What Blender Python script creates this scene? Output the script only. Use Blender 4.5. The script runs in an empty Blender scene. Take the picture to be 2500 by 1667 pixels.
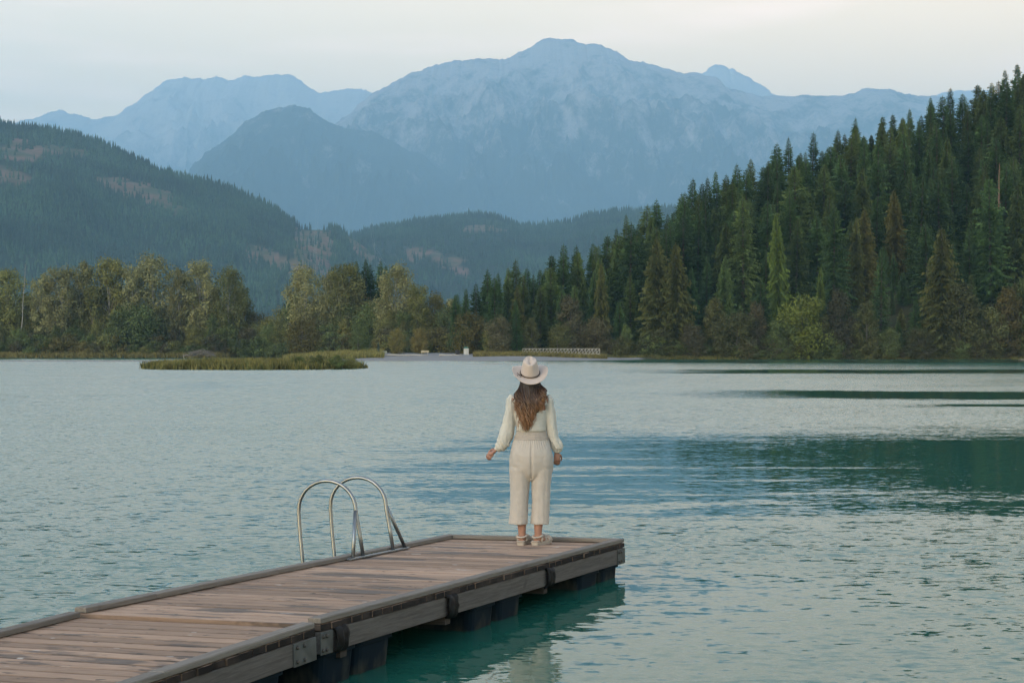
import bpy, bmesh, math, random
import numpy as np
from mathutils import Vector, Matrix, noise as mnoise
R_ = math.radians
scene = bpy.context.scene
COL = scene.collection

# ------------------------------------------------------------------ camera, sky, sun, exposure
FPX, HOR, CAMZ = 4300.0, 858.0, 2.12          # focal length and horizon in photo pixels (2500 wide), eye height over the lake
cam_data = bpy.data.cameras.new('camera')
cam = bpy.data.objects.new('camera', cam_data); COL.objects.link(cam)
cam_data.sensor_width = 36.0; cam_data.lens = 36.0 * FPX / 2500.0
cam_data.shift_y = (HOR - 833.5) / 2500.0
cam_data.clip_start = 0.1; cam_data.clip_end = 150000
cam.location = (0, 0, CAMZ); cam.rotation_euler = (R_(90), 0, 0)
scene.camera = cam

SUN_EL, SUN_AZ = 24.0, -140.0                   # degrees; azimuth clockwise from the view direction
world = bpy.data.worlds.new('World'); scene.world = world; world.use_nodes = True
wn, wl = world.node_tree.nodes, world.node_tree.links
wn.clear()
w_out = wn.new('ShaderNodeOutputWorld'); w_bg = wn.new('ShaderNodeBackground')
sky = wn.new('ShaderNodeTexSky'); sky.sky_type = 'NISHITA'; sky.sun_disc = False
sky.sun_elevation = R_(SUN_EL); sky.sun_rotation = R_(SUN_AZ)
sky.altitude = 600; sky.air_density = 1.6; sky.dust_density = 1.2; sky.ozone_density = 1.0
w_bg.inputs[1].default_value = 0.145
# faint pink evening cloud wisps over the whole sky
tc = wn.new('ShaderNodeTexCoord'); mp = wn.new('ShaderNodeMapping'); mp.inputs['Scale'].default_value = (2.0, 2.0, 15)
mp.inputs['Location'].default_value = (0.35, 0.1, 0.4)
cn = wn.new('ShaderNodeTexNoise'); cn.inputs['Scale'].default_value = 2.0; cn.inputs['Detail'].default_value = 4; cn.inputs['Roughness'].default_value = 0.55
cr = wn.new('ShaderNodeMapRange'); cr.inputs[1].default_value = 0.52; cr.inputs[2].default_value = 0.74; cr.inputs[3].default_value = 0; cr.inputs[4].default_value = 0.42
mx = wn.new('ShaderNodeMix'); mx.data_type = 'RGBA'; mx.blend_type = 'MIX'
veil = wn.new('ShaderNodeMix'); veil.data_type = 'RGBA'; geo_s = wn.new('ShaderNodeSeparateXYZ'); wl.new(tc.outputs['Generated'], geo_s.inputs[0])
vf = wn.new('ShaderNodeMapRange'); vf.interpolation_type = 'SMOOTHERSTEP'; vf.inputs[1].default_value = 0.06; vf.inputs[2].default_value = 0.52; vf.inputs[3].default_value = 0.90; vf.inputs[4].default_value = 0.12
wl.new(geo_s.outputs[2], vf.inputs[0]); 
sdot = wn.new('ShaderNodeVectorMath'); sdot.operation = 'DOT_PRODUCT'; sdot.inputs[1].default_value = (-math.sin(R_(SUN_AZ)), -math.cos(R_(SUN_AZ)), 0)
sfac = wn.new('ShaderNodeMath'); sfac.operation = 'MULTIPLY_ADD'; sfac.inputs[1].default_value = 0.90; sfac.inputs[2].default_value = 0.17   # the evening light glows on the smoke opposite the sun
vmul = wn.new('ShaderNodeMath'); vmul.operation = 'MULTIPLY'; vmul.use_clamp = True
wl.new(tc.outputs['Generated'], sdot.inputs[0]); wl.new(sdot.outputs['Value'], sfac.inputs[0]); wl.new(sfac.outputs[0], vmul.inputs[0]); wl.new(vf.outputs[0], vmul.inputs[1]); wl.new(vmul.outputs[0], veil.inputs[0])
veil.inputs[7].default_value = (12.0, 7.5, 3.1, 1)     # thin high smoke veil over the whole sky
mx.inputs[7].default_value = (14.0, 9.5, 7.5, 1)
wl.new(tc.outputs['Generated'], mp.inputs[0]); wl.new(mp.outputs[0], cn.inputs['Vector']); wl.new(cn.outputs['Fac'], cr.inputs[0])
wl.new(sky.outputs[0], veil.inputs[6]); wl.new(veil.outputs[2], mx.inputs[6]); wl.new(cr.outputs[0], mx.inputs[0])
wl.new(mx.outputs[2], w_bg.inputs[0]); wl.new(w_bg.outputs[0], w_out.inputs[0])

sun_d = bpy.data.lights.new('sun', 'SUN'); sun = bpy.data.objects.new('sun', sun_d); COL.objects.link(sun)
sun_d.energy = 0.35; sun_d.angle = R_(35); sun_d.color = (1.0, 0.9, 0.78)
_sd = Vector((math.sin(R_(SUN_AZ)) * math.cos(R_(SUN_EL)), math.cos(R_(SUN_AZ)) * math.cos(R_(SUN_EL)), math.sin(R_(SUN_EL))))
sun.rotation_euler = _sd.to_track_quat('Z', 'Y').to_euler()

vs = scene.view_settings
vs.view_transform = 'Standard'; vs.look = 'None'; vs.exposure = 1.27; vs.gamma = 1.0; vs.use_curve_mapping = False
scene.render.engine = 'CYCLES'
cy = scene.cycles
cy.use_denoising = True; cy.max_bounces = 6; cy.diffuse_bounces = 2; cy.glossy_bounces = 3; cy.transmission_bounces = 3
cy.volume_bounces = 1; cy.caustics_reflective = False; cy.caustics_refractive = False; cy.sample_clamp_indirect = 6
try: cy.denoiser = 'OPENIMAGEDENOISE'; cy.denoising_input_passes = 'RGB_ALBEDO_NORMAL'
except Exception: pass

# ------------------------------------------------------------------ helpers
def P(px, py, Y):
    """point at depth Y that the photo shows at pixel (px, py)"""
    return Vector(((px - 1250.0) / FPX * Y, Y, CAMZ + (HOR - py) / FPX * Y))
def sm(a, b, x):
    t = min(1.0, max(0.0, (x - a) / (b - a))); return t * t * (3 - 2 * t)
def lerp(a, b, t): return a + (b - a) * t

def tag(o, label=None, cat=None, group=None, kind=None):
    if label: o['label'] = label
    if cat: o['category'] = cat
    if group: o['group'] = group
    if kind: o['kind'] = kind
    return o
def empty(name, loc=(0, 0, 0), rz=0.0, label=None, cat=None, group=None):
    o = bpy.data.objects.new(name, None); COL.objects.link(o)
    o.location = loc; o.rotation_euler = (0, 0, rz); o.empty_display_size = 0.2
    return tag(o, label, cat, group)
def mk(name, verts, faces, smooth=False):
    me = bpy.data.meshes.new(name)
    me.from_pydata([tuple(v) for v in verts], [], faces)
    if smooth: me.polygons.foreach_set('use_smooth', [True] * len(me.polygons))
    me.update(); return me
def mk_np(name, v, f, smooth=False):
    """fast mesh from numpy: v (n,3); f (m,k)"""
    me = bpy.data.meshes.new(name); m, k = f.shape
    me.vertices.add(len(v)); me.vertices.foreach_set('co', np.ascontiguousarray(v, dtype=np.float32).ravel())
    me.loops.add(m * k); me.loops.foreach_set('vertex_index', np.ascontiguousarray(f, dtype=np.int32).ravel())
    me.polygons.add(m); me.polygons.foreach_set('loop_start', np.arange(m, dtype=np.int32) * k)
    if smooth: me.polygons.foreach_set('use_smooth', np.ones(m, dtype=bool))
    me.update(calc_edges=True); me.validate(); return me
def ob(name, me, mat=None, parent=None, loc=None, rot=None):
    o = bpy.data.objects.new(name, me); COL.objects.link(o)
    if mat is not None and len(me.materials) == 0: me.materials.append(mat)
    if parent is not None: o.parent = parent
    if loc is not None: o.location = loc
    if rot is not None: o.rotation_euler = rot
    return o

class MB:
    """collects shapes for one mesh"""
    def __init__(s): s.v = []; s.f = []
    def add(s, vs_, fs_):
        b = len(s.v); s.v += [tuple(v) for v in vs_]; s.f += [tuple(i + b for i in f) for f in fs_]; return s
    def box(s, c, d, rz=0.0, bev=0.0):
        x, y, z = d[0] / 2, d[1] / 2, d[2] / 2
        if bev <= 0:
            vs_ = [(-x, -y, -z), (x, -y, -z), (x, y, -z), (-x, y, -z), (-x, -y, z), (x, -y, z), (x, y, z), (-x, y, z)]
            fs_ = [(3, 2, 1, 0), (4, 5, 6, 7), (0, 1, 5, 4), (1, 2, 6, 5), (2, 3, 7, 6), (3, 0, 4, 7)]
        else:
            b = bev; vs_ = []
            for zz, i in ((-z, b), (-z + b, 0), (z - b, 0), (z, b)):
                for sx, sy in ((-1, -1), (1, -1), (1, 1), (-1, 1)):
                    vs_.append((sx * (x - i), sy * (y - i), zz))
            fs_ = [(3, 2, 1, 0), (12, 13, 14, 15)]
            for k in range(3):
                for j in range(4):
                    fs_.append((k * 4 + j, k * 4 + (j + 1) % 4, k * 4 + 4 + (j + 1) % 4, k * 4 + 4 + j))
        ca, sa = math.cos(rz), math.sin(rz)
        return s.add([(c[0] + v[0] * ca - v[1] * sa, c[1] + v[0] * sa + v[1] * ca, c[2] + v[2]) for v in vs_], fs_)
    def tube(s, pts, rad, n=8, cap=True, flat=1.0):
        pts = [Vector(p) for p in pts]
        if not hasattr(rad, '__len__'): rad = [rad] * len(pts)
        b = len(s.v); up = Vector((0, 0, 1)); prev = None
        for i, p in enumerate(pts):
            t = (pts[min(i + 1, len(pts) - 1)] - pts[max(i - 1, 0)])
            if t.length < 1e-9: t = Vector((0, 0, 1))
            t.normalize()
            if prev is None:
                a = up if abs(t.z) < 0.9 else Vector((0, 1, 0))
                nx = t.cross(a).normalized()
            else:
                nx = (prev - t * prev.dot(t))
                nx = nx.normalized() if nx.length > 1e-6 else t.orthogonal().normalized()
            prev = nx; ny = t.cross(nx)
            for k in range(n):
                a = 2 * math.pi * k / n
                s.v.append(tuple(p + (nx * math.cos(a) + ny * (math.sin(a) * flat)) * rad[i]))
        for i in range(len(pts) - 1):
            for k in range(n):
                s.f.append((b + i * n + k, b + i * n + (k + 1) % n, b + (i + 1) * n + (k + 1) % n, b + (i + 1) * n + k))
        if cap:
            s.f.append(tuple(b + k for k in reversed(range(n)))); s.f.append(tuple(b + (len(pts) - 1) * n + k for k in range(n)))
        return s
    def rings(s, rs, n=24, cap=True):
        """rs: list of (cx,cy,z,rx,ry[,power])"""
        b = len(s.v)
        for r in rs:
            cx, cy_, z, rx, ry = r[:5]; pw = r[5] if len(r) > 5 else 1.0
            for k in range(n):
                a = 2 * math.pi * k / n; c_, s_ = math.cos(a), math.sin(a)
                s.v.append((cx + rx * math.copysign(abs(c_) ** pw, c_), cy_ + ry * math.copysign(abs(s_) ** pw, s_), z))
        for i in range(len(rs) - 1):
            for k in range(n):
                s.f.append((b + i * n + k, b + i * n + (k + 1) % n, b + (i + 1) * n + (k + 1) % n, b + (i + 1) * n + k))
        if cap:
            s.f.append(tuple(b + k for k in reversed(range(n)))); s.f.append(tuple(b + (len(rs) - 1) * n + k for k in range(n)))
        return s
    def ball(s, c, r, n=12, m=8):
        rx, ry, rz = r if hasattr(r, '__len__') else (r, r, r)
        rs = []
        for i in range(m + 1):
            t = -math.pi / 2 + math.pi * (i + 0.02 if i == 0 else (i - 0.02 if i == m else i)) / m
            rs.append((c[0], c[1], c[2] + rz * math.sin(t), rx * math.cos(t), ry * math.cos(t)))
        return s.rings(rs, n)
    def mesh(s, name, smooth=False): return mk(name, s.v, s.f, smooth)
    def build(s, name, mat, parent=None, smooth=False, loc=None, rot=None): return ob(name, s.mesh(name, smooth), mat, parent, loc, rot)

# ---- materials
def mat_new(name):
    m = bpy.data.materials.new(name); m.use_nodes = True
    nt = m.node_tree; b = nt.nodes['Principled BSDF']; return m, nt, nt.nodes, nt.links, b
def _rgb(c): return (c[0], c[1], c[2], 1.0)
def simple(name, c1, c2=None, scale=4.0, detail=4.0, rough=0.8, metal=0.0, stretch=(1, 1, 1), bump=0.0, bdist=0.01, coord='Object', lo=0.35, hi=0.65, spec=0.3, rz=0.0, rnd=0.0):
    m, nt, N, L, b = mat_new(name)
    b.inputs['Roughness'].default_value = rough; b.inputs['Metallic'].default_value = metal
    b.inputs['Specular IOR Level'].default_value = spec
    if c2 is None: c2 = c1
    if coord == 'Position': g = N.new('ShaderNodeNewGeometry'); src = g.outputs['Position']
    else: g = N.new('ShaderNodeTexCoord'); src = g.outputs[coord]
    mp_ = N.new('ShaderNodeMapping'); mp_.inputs['Scale'].default_value = stretch; mp_.inputs['Rotation'].default_value = (0, 0, rz)
    nz = N.new('ShaderNodeTexNoise'); nz.inputs['Scale'].default_value = scale; nz.inputs['Detail'].default_value = detail
    rp = N.new('ShaderNodeMapRange'); rp.inputs[1].default_value = lo; rp.inputs[2].default_value = hi
    mxx = N.new('ShaderNodeMix'); mxx.data_type = 'RGBA'; mxx.inputs[6].default_value = _rgb(c1); mxx.inputs[7].default_value = _rgb(c2)
    L.new(src, mp_.inputs[0]); L.new(mp_.outputs[0], nz.inputs['Vector']); L.new(nz.outputs['Fac'], rp.inputs[0]); L.new(rp.outputs[0], mxx.inputs[0])
    out = mxx.outputs[2]
    if rnd > 0:
        oi = N.new('ShaderNodeObjectInfo'); mr = N.new('ShaderNodeMapRange'); mr.inputs[3].default_value = 1 - rnd; mr.inputs[4].default_value = 1 + rnd
        mu = N.new('ShaderNodeMix'); mu.data_type = 'RGBA'; mu.blend_type = 'MULTIPLY'; mu.inputs[0].default_value = 1
        L.new(oi.outputs['Random'], mr.inputs[0]); L.new(out, mu.inputs[6]); L.new(mr.outputs[0], mu.inputs[7]); out = mu.outputs[2]
    L.new(out, b.inputs['Base Color'])
    if bump > 0:
        bp = N.new('ShaderNodeBump'); bp.inputs['Strength'].default_value = bump; bp.inputs['Distance'].default_value = bdist
        L.new(nz.outputs['Fac'], bp.inputs['Height']); L.new(bp.outputs[0], b.inputs['Normal'])
    return m
def leaf_mat(name, c1, c2, c3=None, rough=0.75, trans=0.15, nsc=0.35, nlo=0.65, nhi=1.35):
    """foliage: leaf to leaf and tree to tree variation, a little light through the leaf"""
    m, nt, N, L, b = mat_new(name)
    if c3 is None: c3 = c1
    b.inputs['Roughness'].default_value = rough; b.inputs['Specular IOR Level'].default_value = 0.2
    g = N.new('ShaderNodeNewGeometry'); oi = N.new('ShaderNodeObjectInfo')
    m1 = N.new('ShaderNodeMix'); m1.data_type = 'RGBA'; m1.inputs[6].default_value = _rgb(c1); m1.inputs[7].default_value = _rgb(c2)
    L.new(g.outputs['Random Per Island'], m1.inputs[0])
    m2 = N.new('ShaderNodeMix'); m2.data_type = 'RGBA'; m2.inputs[7].default_value = _rgb(c3)
    mm = N.new('ShaderNodeMath'); mm.operation = 'MULTIPLY'; mm.inputs[1].default_value = 0.6
    L.new(oi.outputs['Random'], mm.inputs[0]); L.new(mm.outputs[0], m2.inputs[0]); L.new(m1.outputs[2], m2.inputs[6])
    tcn = N.new('ShaderNodeTexCoord'); nz = N.new('ShaderNodeTexNoise'); nz.inputs['Scale'].default_value = nsc; nz.inputs['Detail'].default_value = 2
    mr = N.new('ShaderNodeMapRange'); mr.inputs[1].default_value = 0.3; mr.inputs[2].default_value = 0.7; mr.inputs[3].default_value = nlo; mr.inputs[4].default_value = nhi
    mu = N.new('ShaderNodeMix'); mu.data_type = 'RGBA'; mu.blend_type = 'MULTIPLY'; mu.inputs[0].default_value = 1
    L.new(tcn.outputs['Object'], nz.inputs['Vector']); L.new(nz.outputs['Fac'], mr.inputs[0]); L.new(m2.outputs[2], mu.inputs[6]); L.new(mr.outputs[0], mu.inputs[7])
    tn = N.new('ShaderNodeMapRange'); tn.inputs[3].default_value = 0.72; tn.inputs[4].default_value = 1.45     # some trees are simply darker than others
    fr = N.new('ShaderNodeMath'); fr.operation = 'FRACT'; m7 = N.new('ShaderNodeMath'); m7.operation = 'MULTIPLY'; m7.inputs[1].default_value = 7.31
    L.new(oi.outputs['Random'], m7.inputs[0]); L.new(m7.outputs[0], fr.inputs[0]); L.new(fr.outputs[0], tn.inputs[0])
    mv = N.new('ShaderNodeMix'); mv.data_type = 'RGBA'; mv.blend_type = 'MULTIPLY'; mv.inputs[0].default_value = 1; L.new(mu.outputs[2], mv.inputs[6]); L.new(tn.outputs[0], mv.inputs[7]); mu = mv
    L.new(mu.outputs[2], b.inputs['Base Color'])
    if trans > 0:
        tr = N.new('ShaderNodeBsdfTranslucent'); ms = N.new('ShaderNodeMixShader'); ms.inputs[0].default_value = trans
        L.new(mu.outputs[2], tr.inputs[0]); L.new(b.outputs[0], ms.inputs[1]); L.new(tr.outputs[0], ms.inputs[2])
        L.new(ms.outputs[0], N['Material Output'].inputs[0])
    return m

# ------------------------------------------------------------------ far setting: ground sheet, mountains, hills
GROUND = simple('far_ground', (0.05, 0.06, 0.04), (0.07, 0.07, 0.05), scale=0.004, coord='Position')
MB().add([(-17500, -2300, -2.2), (17500, -2300, -2.2), (17500, 36200, -2.2), (-17500, 36200, -2.2)], [(0, 1, 2, 3)]).build('ground', GROUND)
tag(bpy.data.objects['ground'], 'dark valley floor under the lake and hills', kind='structure')

def mountain_mat(name, forest, forest2, rock, rock2, zlo, zhi, sc, amount=0.5):
    """forest below, bare rock towards the top and in patches and gullies"""
    m, nt, N, L, b = mat_new(name)
    b.inputs['Roughness'].default_value = 0.95; b.inputs['Specular IOR Level'].default_value = 0.1
    g = N.new('ShaderNodeNewGeometry'); sx = N.new('ShaderNodeSeparateXYZ'); L.new(g.outputs['Position'], sx.inputs[0])
    def nz(scale, det, ro=0.6, st=(1, 1, 1)):
        mp_ = N.new('ShaderNodeMapping'); mp_.inputs['Scale'].default_value = st; mp_.inputs['Rotation'].default_value = (0.3, 0.6, 0.2)
        n = N.new('ShaderNodeTexNoise'); n.inputs['Scale'].default_value = scale; n.inputs['Detail'].default_value = det; n.inputs['Roughness'].default_value = ro
        L.new(g.outputs['Position'], mp_.inputs[0]); L.new(mp_.outputs[0], n.inputs['Vector']); return n.outputs['Fac']
    hz = N.new('ShaderNodeMapRange'); hz.inputs[1].default_value = zlo; hz.inputs[2].default_value = zhi; hz.inputs[3].default_value = -0.12; hz.inputs[4].default_value = 0.20
    L.new(sx.outputs[2], hz.inputs[0])
    ad = N.new('ShaderNodeMath'); ad.operation = 'ADD'; L.new(hz.outputs[0], ad.inputs[0]); L.new(nz(sc, 14, 0.80, (1, 0.7, 0.75)), ad.inputs[1])
    rp = N.new('ShaderNodeMapRange'); rp.inputs[1].default_value = 0.57 - 0.08 * amount; rp.inputs[2].default_value = 0.66; L.new(ad.outputs[0], rp.inputs[0])
    f = N.new('ShaderNodeMix'); f.data_type = 'RGBA'; f.inputs[6].default_value = _rgb(forest); f.inputs[7].default_value = _rgb(forest2)
    L.new(nz(sc * 9, 4), f.inputs[0])
    r = N.new('ShaderNodeMix'); r.data_type = 'RGBA'; r.inputs[6].default_value = _rgb(rock); r.inputs[7].default_value = _rgb(rock2)
    L.new(nz(sc * 5, 6), r.inputs[0])
    k = N.new('ShaderNodeMix'); k.data_type = 'RGBA'; L.new(rp.outputs[0], k.inputs[0]); L.new(f.outputs[2], k.inputs[6]); L.new(r.outputs[2], k.inputs[7])
    L.new(k.outputs[2], b.inputs['Base Color'])
    bp = N.new('ShaderNodeBump'); bp.inputs['Strength'].default_value = 0.9; bp.inputs['Distance'].default_value = 40.0
    L.new(nz(sc * 6, 8, 0.7), bp.inputs['Height']); L.new(bp.outputs[0], b.inputs['Normal'])
    return m

class Ridge:
    """a mountain: a crest at depth D with a gullied slope coming down towards the lake and one falling away behind"""
    def __init__(s, sil, D, depth, nu, nv, amp, lam, seed, prof=1.15, jit=0.0, back=0.5, bow=0.0):
        px = np.linspace(sil[0][0], sil[-1][0], nu)
        py = np.interp(px, [p[0] for p in sil], [p[1] for p in sil])
        s.X = (px - 1250) / FPX * D; zr = CAMZ + (HOR - py) / FPX * D
        for i in range(nu): zr[i] += jit * mnoise.fractal(Vector((s.X[i] / lam * 6.0, seed, 0)), 0.55, 2.2, 8)
        s.zr = zr; s.D = D; s.depth = depth; s.nu, s.nv = nu, nv
        nb = max(6, nv // 4); s.V = np.concatenate([np.linspace(0, 1, nv), 1 + np.linspace(0, 1, nb + 1)[1:] * back])
        s.G = np.zeros((len(s.V), nu, 3))
        for j, v in enumerate(s.V):
            for i in range(nu):
                x = s.X[i]; y = D - depth * (1 - v) + bow * (1 - math.cos(i * 6.28 / nu)) * 0
                base = zr[i] * (max(v, 0) ** prof) if v <= 1 else zr[i] * (1 - ((v - 1) / back) ** 1.4 * 0.9)
                w = max(0.0, math.sin(math.pi * min(1, v))) ** 1.3 if v < 1 else 0.0
                wx = 0.35 * mnoise.noise(Vector((x / lam, y / lam * 0.6, seed + 7)))
                g = mnoise.ridged_multi_fractal(Vector((x / lam + wx, y / lam * 0.75, seed)), 0.85, 2.1, 7, 1.0, 2.0) - 1.1
                s.G[j, i] = (x + w * lam * 0.12 * mnoise.noise(Vector((x / lam * 2, y / lam * 2, seed + 3))), y, base + w * amp * zr[i] * g - (3.0 if v == 0 else 0))
    def mesh(s, name):
        a, n = len(s.V), s.nu
        idx = np.arange(a * n).reshape(a, n)
        f = np.stack([idx[:-1, :-1], idx[:-1, 1:], idx[1:, 1:], idx[1:, :-1]], -1).reshape(-1, 4)
        return mk_np(name, s.G.reshape(-1, 3), f, True)
    def at(s, u, v):
        """points on the front slope: u, v arrays in 0..1"""
        a = v * (s.nv - 1); b = u * (s.nu - 1)
        j = np.clip(a.astype(int), 0, s.nv - 2); i = np.clip(b.astype(int), 0, s.nu - 2)
        fa = (a - j)[:, None]; fb = (b - i)[:, None]; G = s.G
        return (G[j, i] * (1 - fa) * (1 - fb) + G[j, i + 1] * (1 - fa) * fb + G[j + 1, i] * fa * (1 - fb) + G[j + 1, i + 1] * fa * fb)

MAT_E = mountain_mat('alpine_rock', (0.05, 0.06, 0.06), (0.09, 0.09, 0.09), (0.58, 0.52, 0.47), (0.34, 0.32, 0.31), 600, 4600, 0.0022, 1.3)
MAT_D = mountain_mat('mountain_forest', (0.016, 0.028, 0.024), (0.055, 0.065, 0.055), (0.52, 0.46, 0.42), (0.22, 0.20, 0.195), 600, 4000, 0.0026, 0.45)
MAT_C = mountain_mat('dome_forest', (0.020, 0.034, 0.030), (0.045, 0.055, 0.045), (0.52, 0.46, 0.42), (0.22, 0.21, 0.2), 1000, 5200, 0.0030, 0.7)

E_SIL = [(-900, 420), (-500, 360), (-200, 345), (0, 318), (44, 299), (94, 285), (135, 272), (158, 266), (171, 277), (210, 288), (238, 289), (287, 282), (315, 263), (354, 232), (387, 208), (405, 198), (426, 193), (480, 191), (542, 191), (553, 195), (608, 187), (663, 183), (700, 182), (719, 184), (741, 205), (779, 228), (790, 223), (824, 225), (857, 212), (912, 225), (1000, 250), (1200, 300), (1500, 380), (1900, 450)]
F_SIL = [(1400, 330), (1560, 250), (1640, 190), (1675, 180), (1714, 180), (1730, 166), (1747, 158), (1769, 162), (1819, 184), (1863, 210), (1896, 234), (1960, 262), (2080, 275), (2200, 262), (2278, 235), (2310, 226), (2339, 220), (2372, 219), (2450, 228), (2560, 245), (2800, 250), (3300, 330)]
D_SIL = [(500, 470), (700, 380), (824, 299), (868, 262), (912, 227), (955, 204), (995, 183), (1050, 163), (1095, 150), (1150, 145), (1233, 144), (1288, 122), (1311, 103), (1344, 92), (1371, 95), (1391, 93), (1413, 105), (1438, 107), (1476, 116), (1510, 127), (1537, 148), (1565, 150), (1620, 165), (1670, 180), (1714, 183), (1747, 188), (1780, 216), (1808, 222), (1863, 235), (1919, 234), (1974, 233), (2029, 237), (2079, 226), (2129, 217), (2173, 217), (2206, 230), (2278, 235), (2500, 252), (2800, 270), (3300, 350)]
C_SIL = [(-200, 640), (100, 560), (300, 500), (400, 468), (470, 431), (500, 373), (553, 343), (597, 299), (636, 274), (680, 263), (719, 256), (757, 266), (785, 290), (818, 304), (862, 318), (912, 321), (967, 351), (1023, 376), (1090, 420), (1161, 470), (1250, 540), (1400, 600), (1700, 650), (2100, 690)]
def mountain(name, sil, D, depth, nu, nv, amp, lam, seed, mat, label, **k):
    r = Ridge(sil, D, depth, nu, nv, amp, lam, seed, **k)
    tag(ob(name, r.mesh(name), mat), label, kind='structure'); return r
mountain('mountain', E_SIL, 31000, 9000, 900, 90, 0.20, 1600, 11, MAT_E, 'pale rocky mountain with a flat top, farthest on the left', prof=1.1, jit=44)
mountain('mountain', F_SIL, 31000, 7000, 600, 60, 0.22, 1400, 23, MAT_E, 'small pale rocky peak behind the right shoulder of the big mountain', prof=1.1, jit=44)
mountain('mountain', D_SIL, 23000, 8400, 1100, 110, 0.20, 1500, 5, MAT_D, 'broad blue mountain with a rounded summit at the centre', prof=1.08, jit=30)
mountain('mountain', C_SIL, 18600, 4800, 760, 80, 0.24, 1040, 31, MAT_C, 'rounded blue foothill in front of the big mountain', prof=1.0, jit=24)

# ---- near forested hills with clearcuts
def clear_mat(name):
    m, nt, N, L, b = mat_new(name)
    b.inputs['Roughness'].default_value = 0.95; b.inputs['Specular IOR Level'].default_value = 0.1
    at_ = N.new('ShaderNodeAttribute'); at_.attribute_name = 'cleared'
    g = N.new('ShaderNodeNewGeometry')
    def nz(s, d, st):
        mp_ = N.new('ShaderNodeMapping'); mp_.inputs['Scale'].default_value = st; n = N.new('ShaderNodeTexNoise'); n.inputs['Scale'].default_value = s; n.inputs['Detail'].default_value = d
        L.new(g.outputs['Position'], mp_.inputs[0]); L.new(mp_.outputs[0], n.inputs['Vector']); return n.outputs['Fac']
    c = N.new('ShaderNodeMix'); c.data_type = 'RGBA'; c.inputs[6].default_value = (0.065, 0.07, 0.035, 1); c.inputs[7].default_value = (0.165, 0.096, 0.066, 1)
    mr = N.new('ShaderNodeMapRange'); mr.inputs[1].default_value = 0.40; mr.inputs[2].default_value = 0.58; L.new(nz(0.010, 7, (1, 1, 4.0)), mr.inputs[0]); L.new(mr.outputs[0], c.inputs[0])
    k = N.new('ShaderNodeMix'); k.data_type = 'RGBA'; k.inputs[6].default_value = (0.020, 0.030, 0.018, 1)
    L.new(at_.outputs['Fac'], k.inputs[0]); L.new(c.outputs[2], k.inputs[7]); L.new(k.outputs[2], b.inputs['Base Color'])
    return m
HILL = clear_mat('hill_ground')
FAR_LEAF = leaf_mat('far_conifer', (0.007, 0.018, 0.010), (0.022, 0.040, 0.018), (0.014, 0.030, 0.014), trans=0, nsc=0.006, nlo=0.35, nhi=1.9)
def proj(p): return 1250 + FPX * p[:, 0] / p[:, 1], HOR - FPX * (p[:, 2] - CAMZ) / p[:, 1]
def inside(px, py, patches):
    m = np.zeros(len(px), bool)
    for (cx, cy_, rx, ry, an) in patches:
        a = R_(an); dx, dy = px - cx, py - cy_
        ux = dx * math.cos(a) + dy * math.sin(a); uy = -dx * math.sin(a) + dy * math.cos(a)
        wob = 0.22 * np.sin(px * 0.11 + cy_) + 0.16 * np.sin(py * 0.23 + px * 0.05) + 0.12 * np.sin(px * 0.31 + py * 0.17)
        m |= (ux / rx) ** 2 + (uy / ry) ** 2 < 1 + wob
    return m
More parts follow.
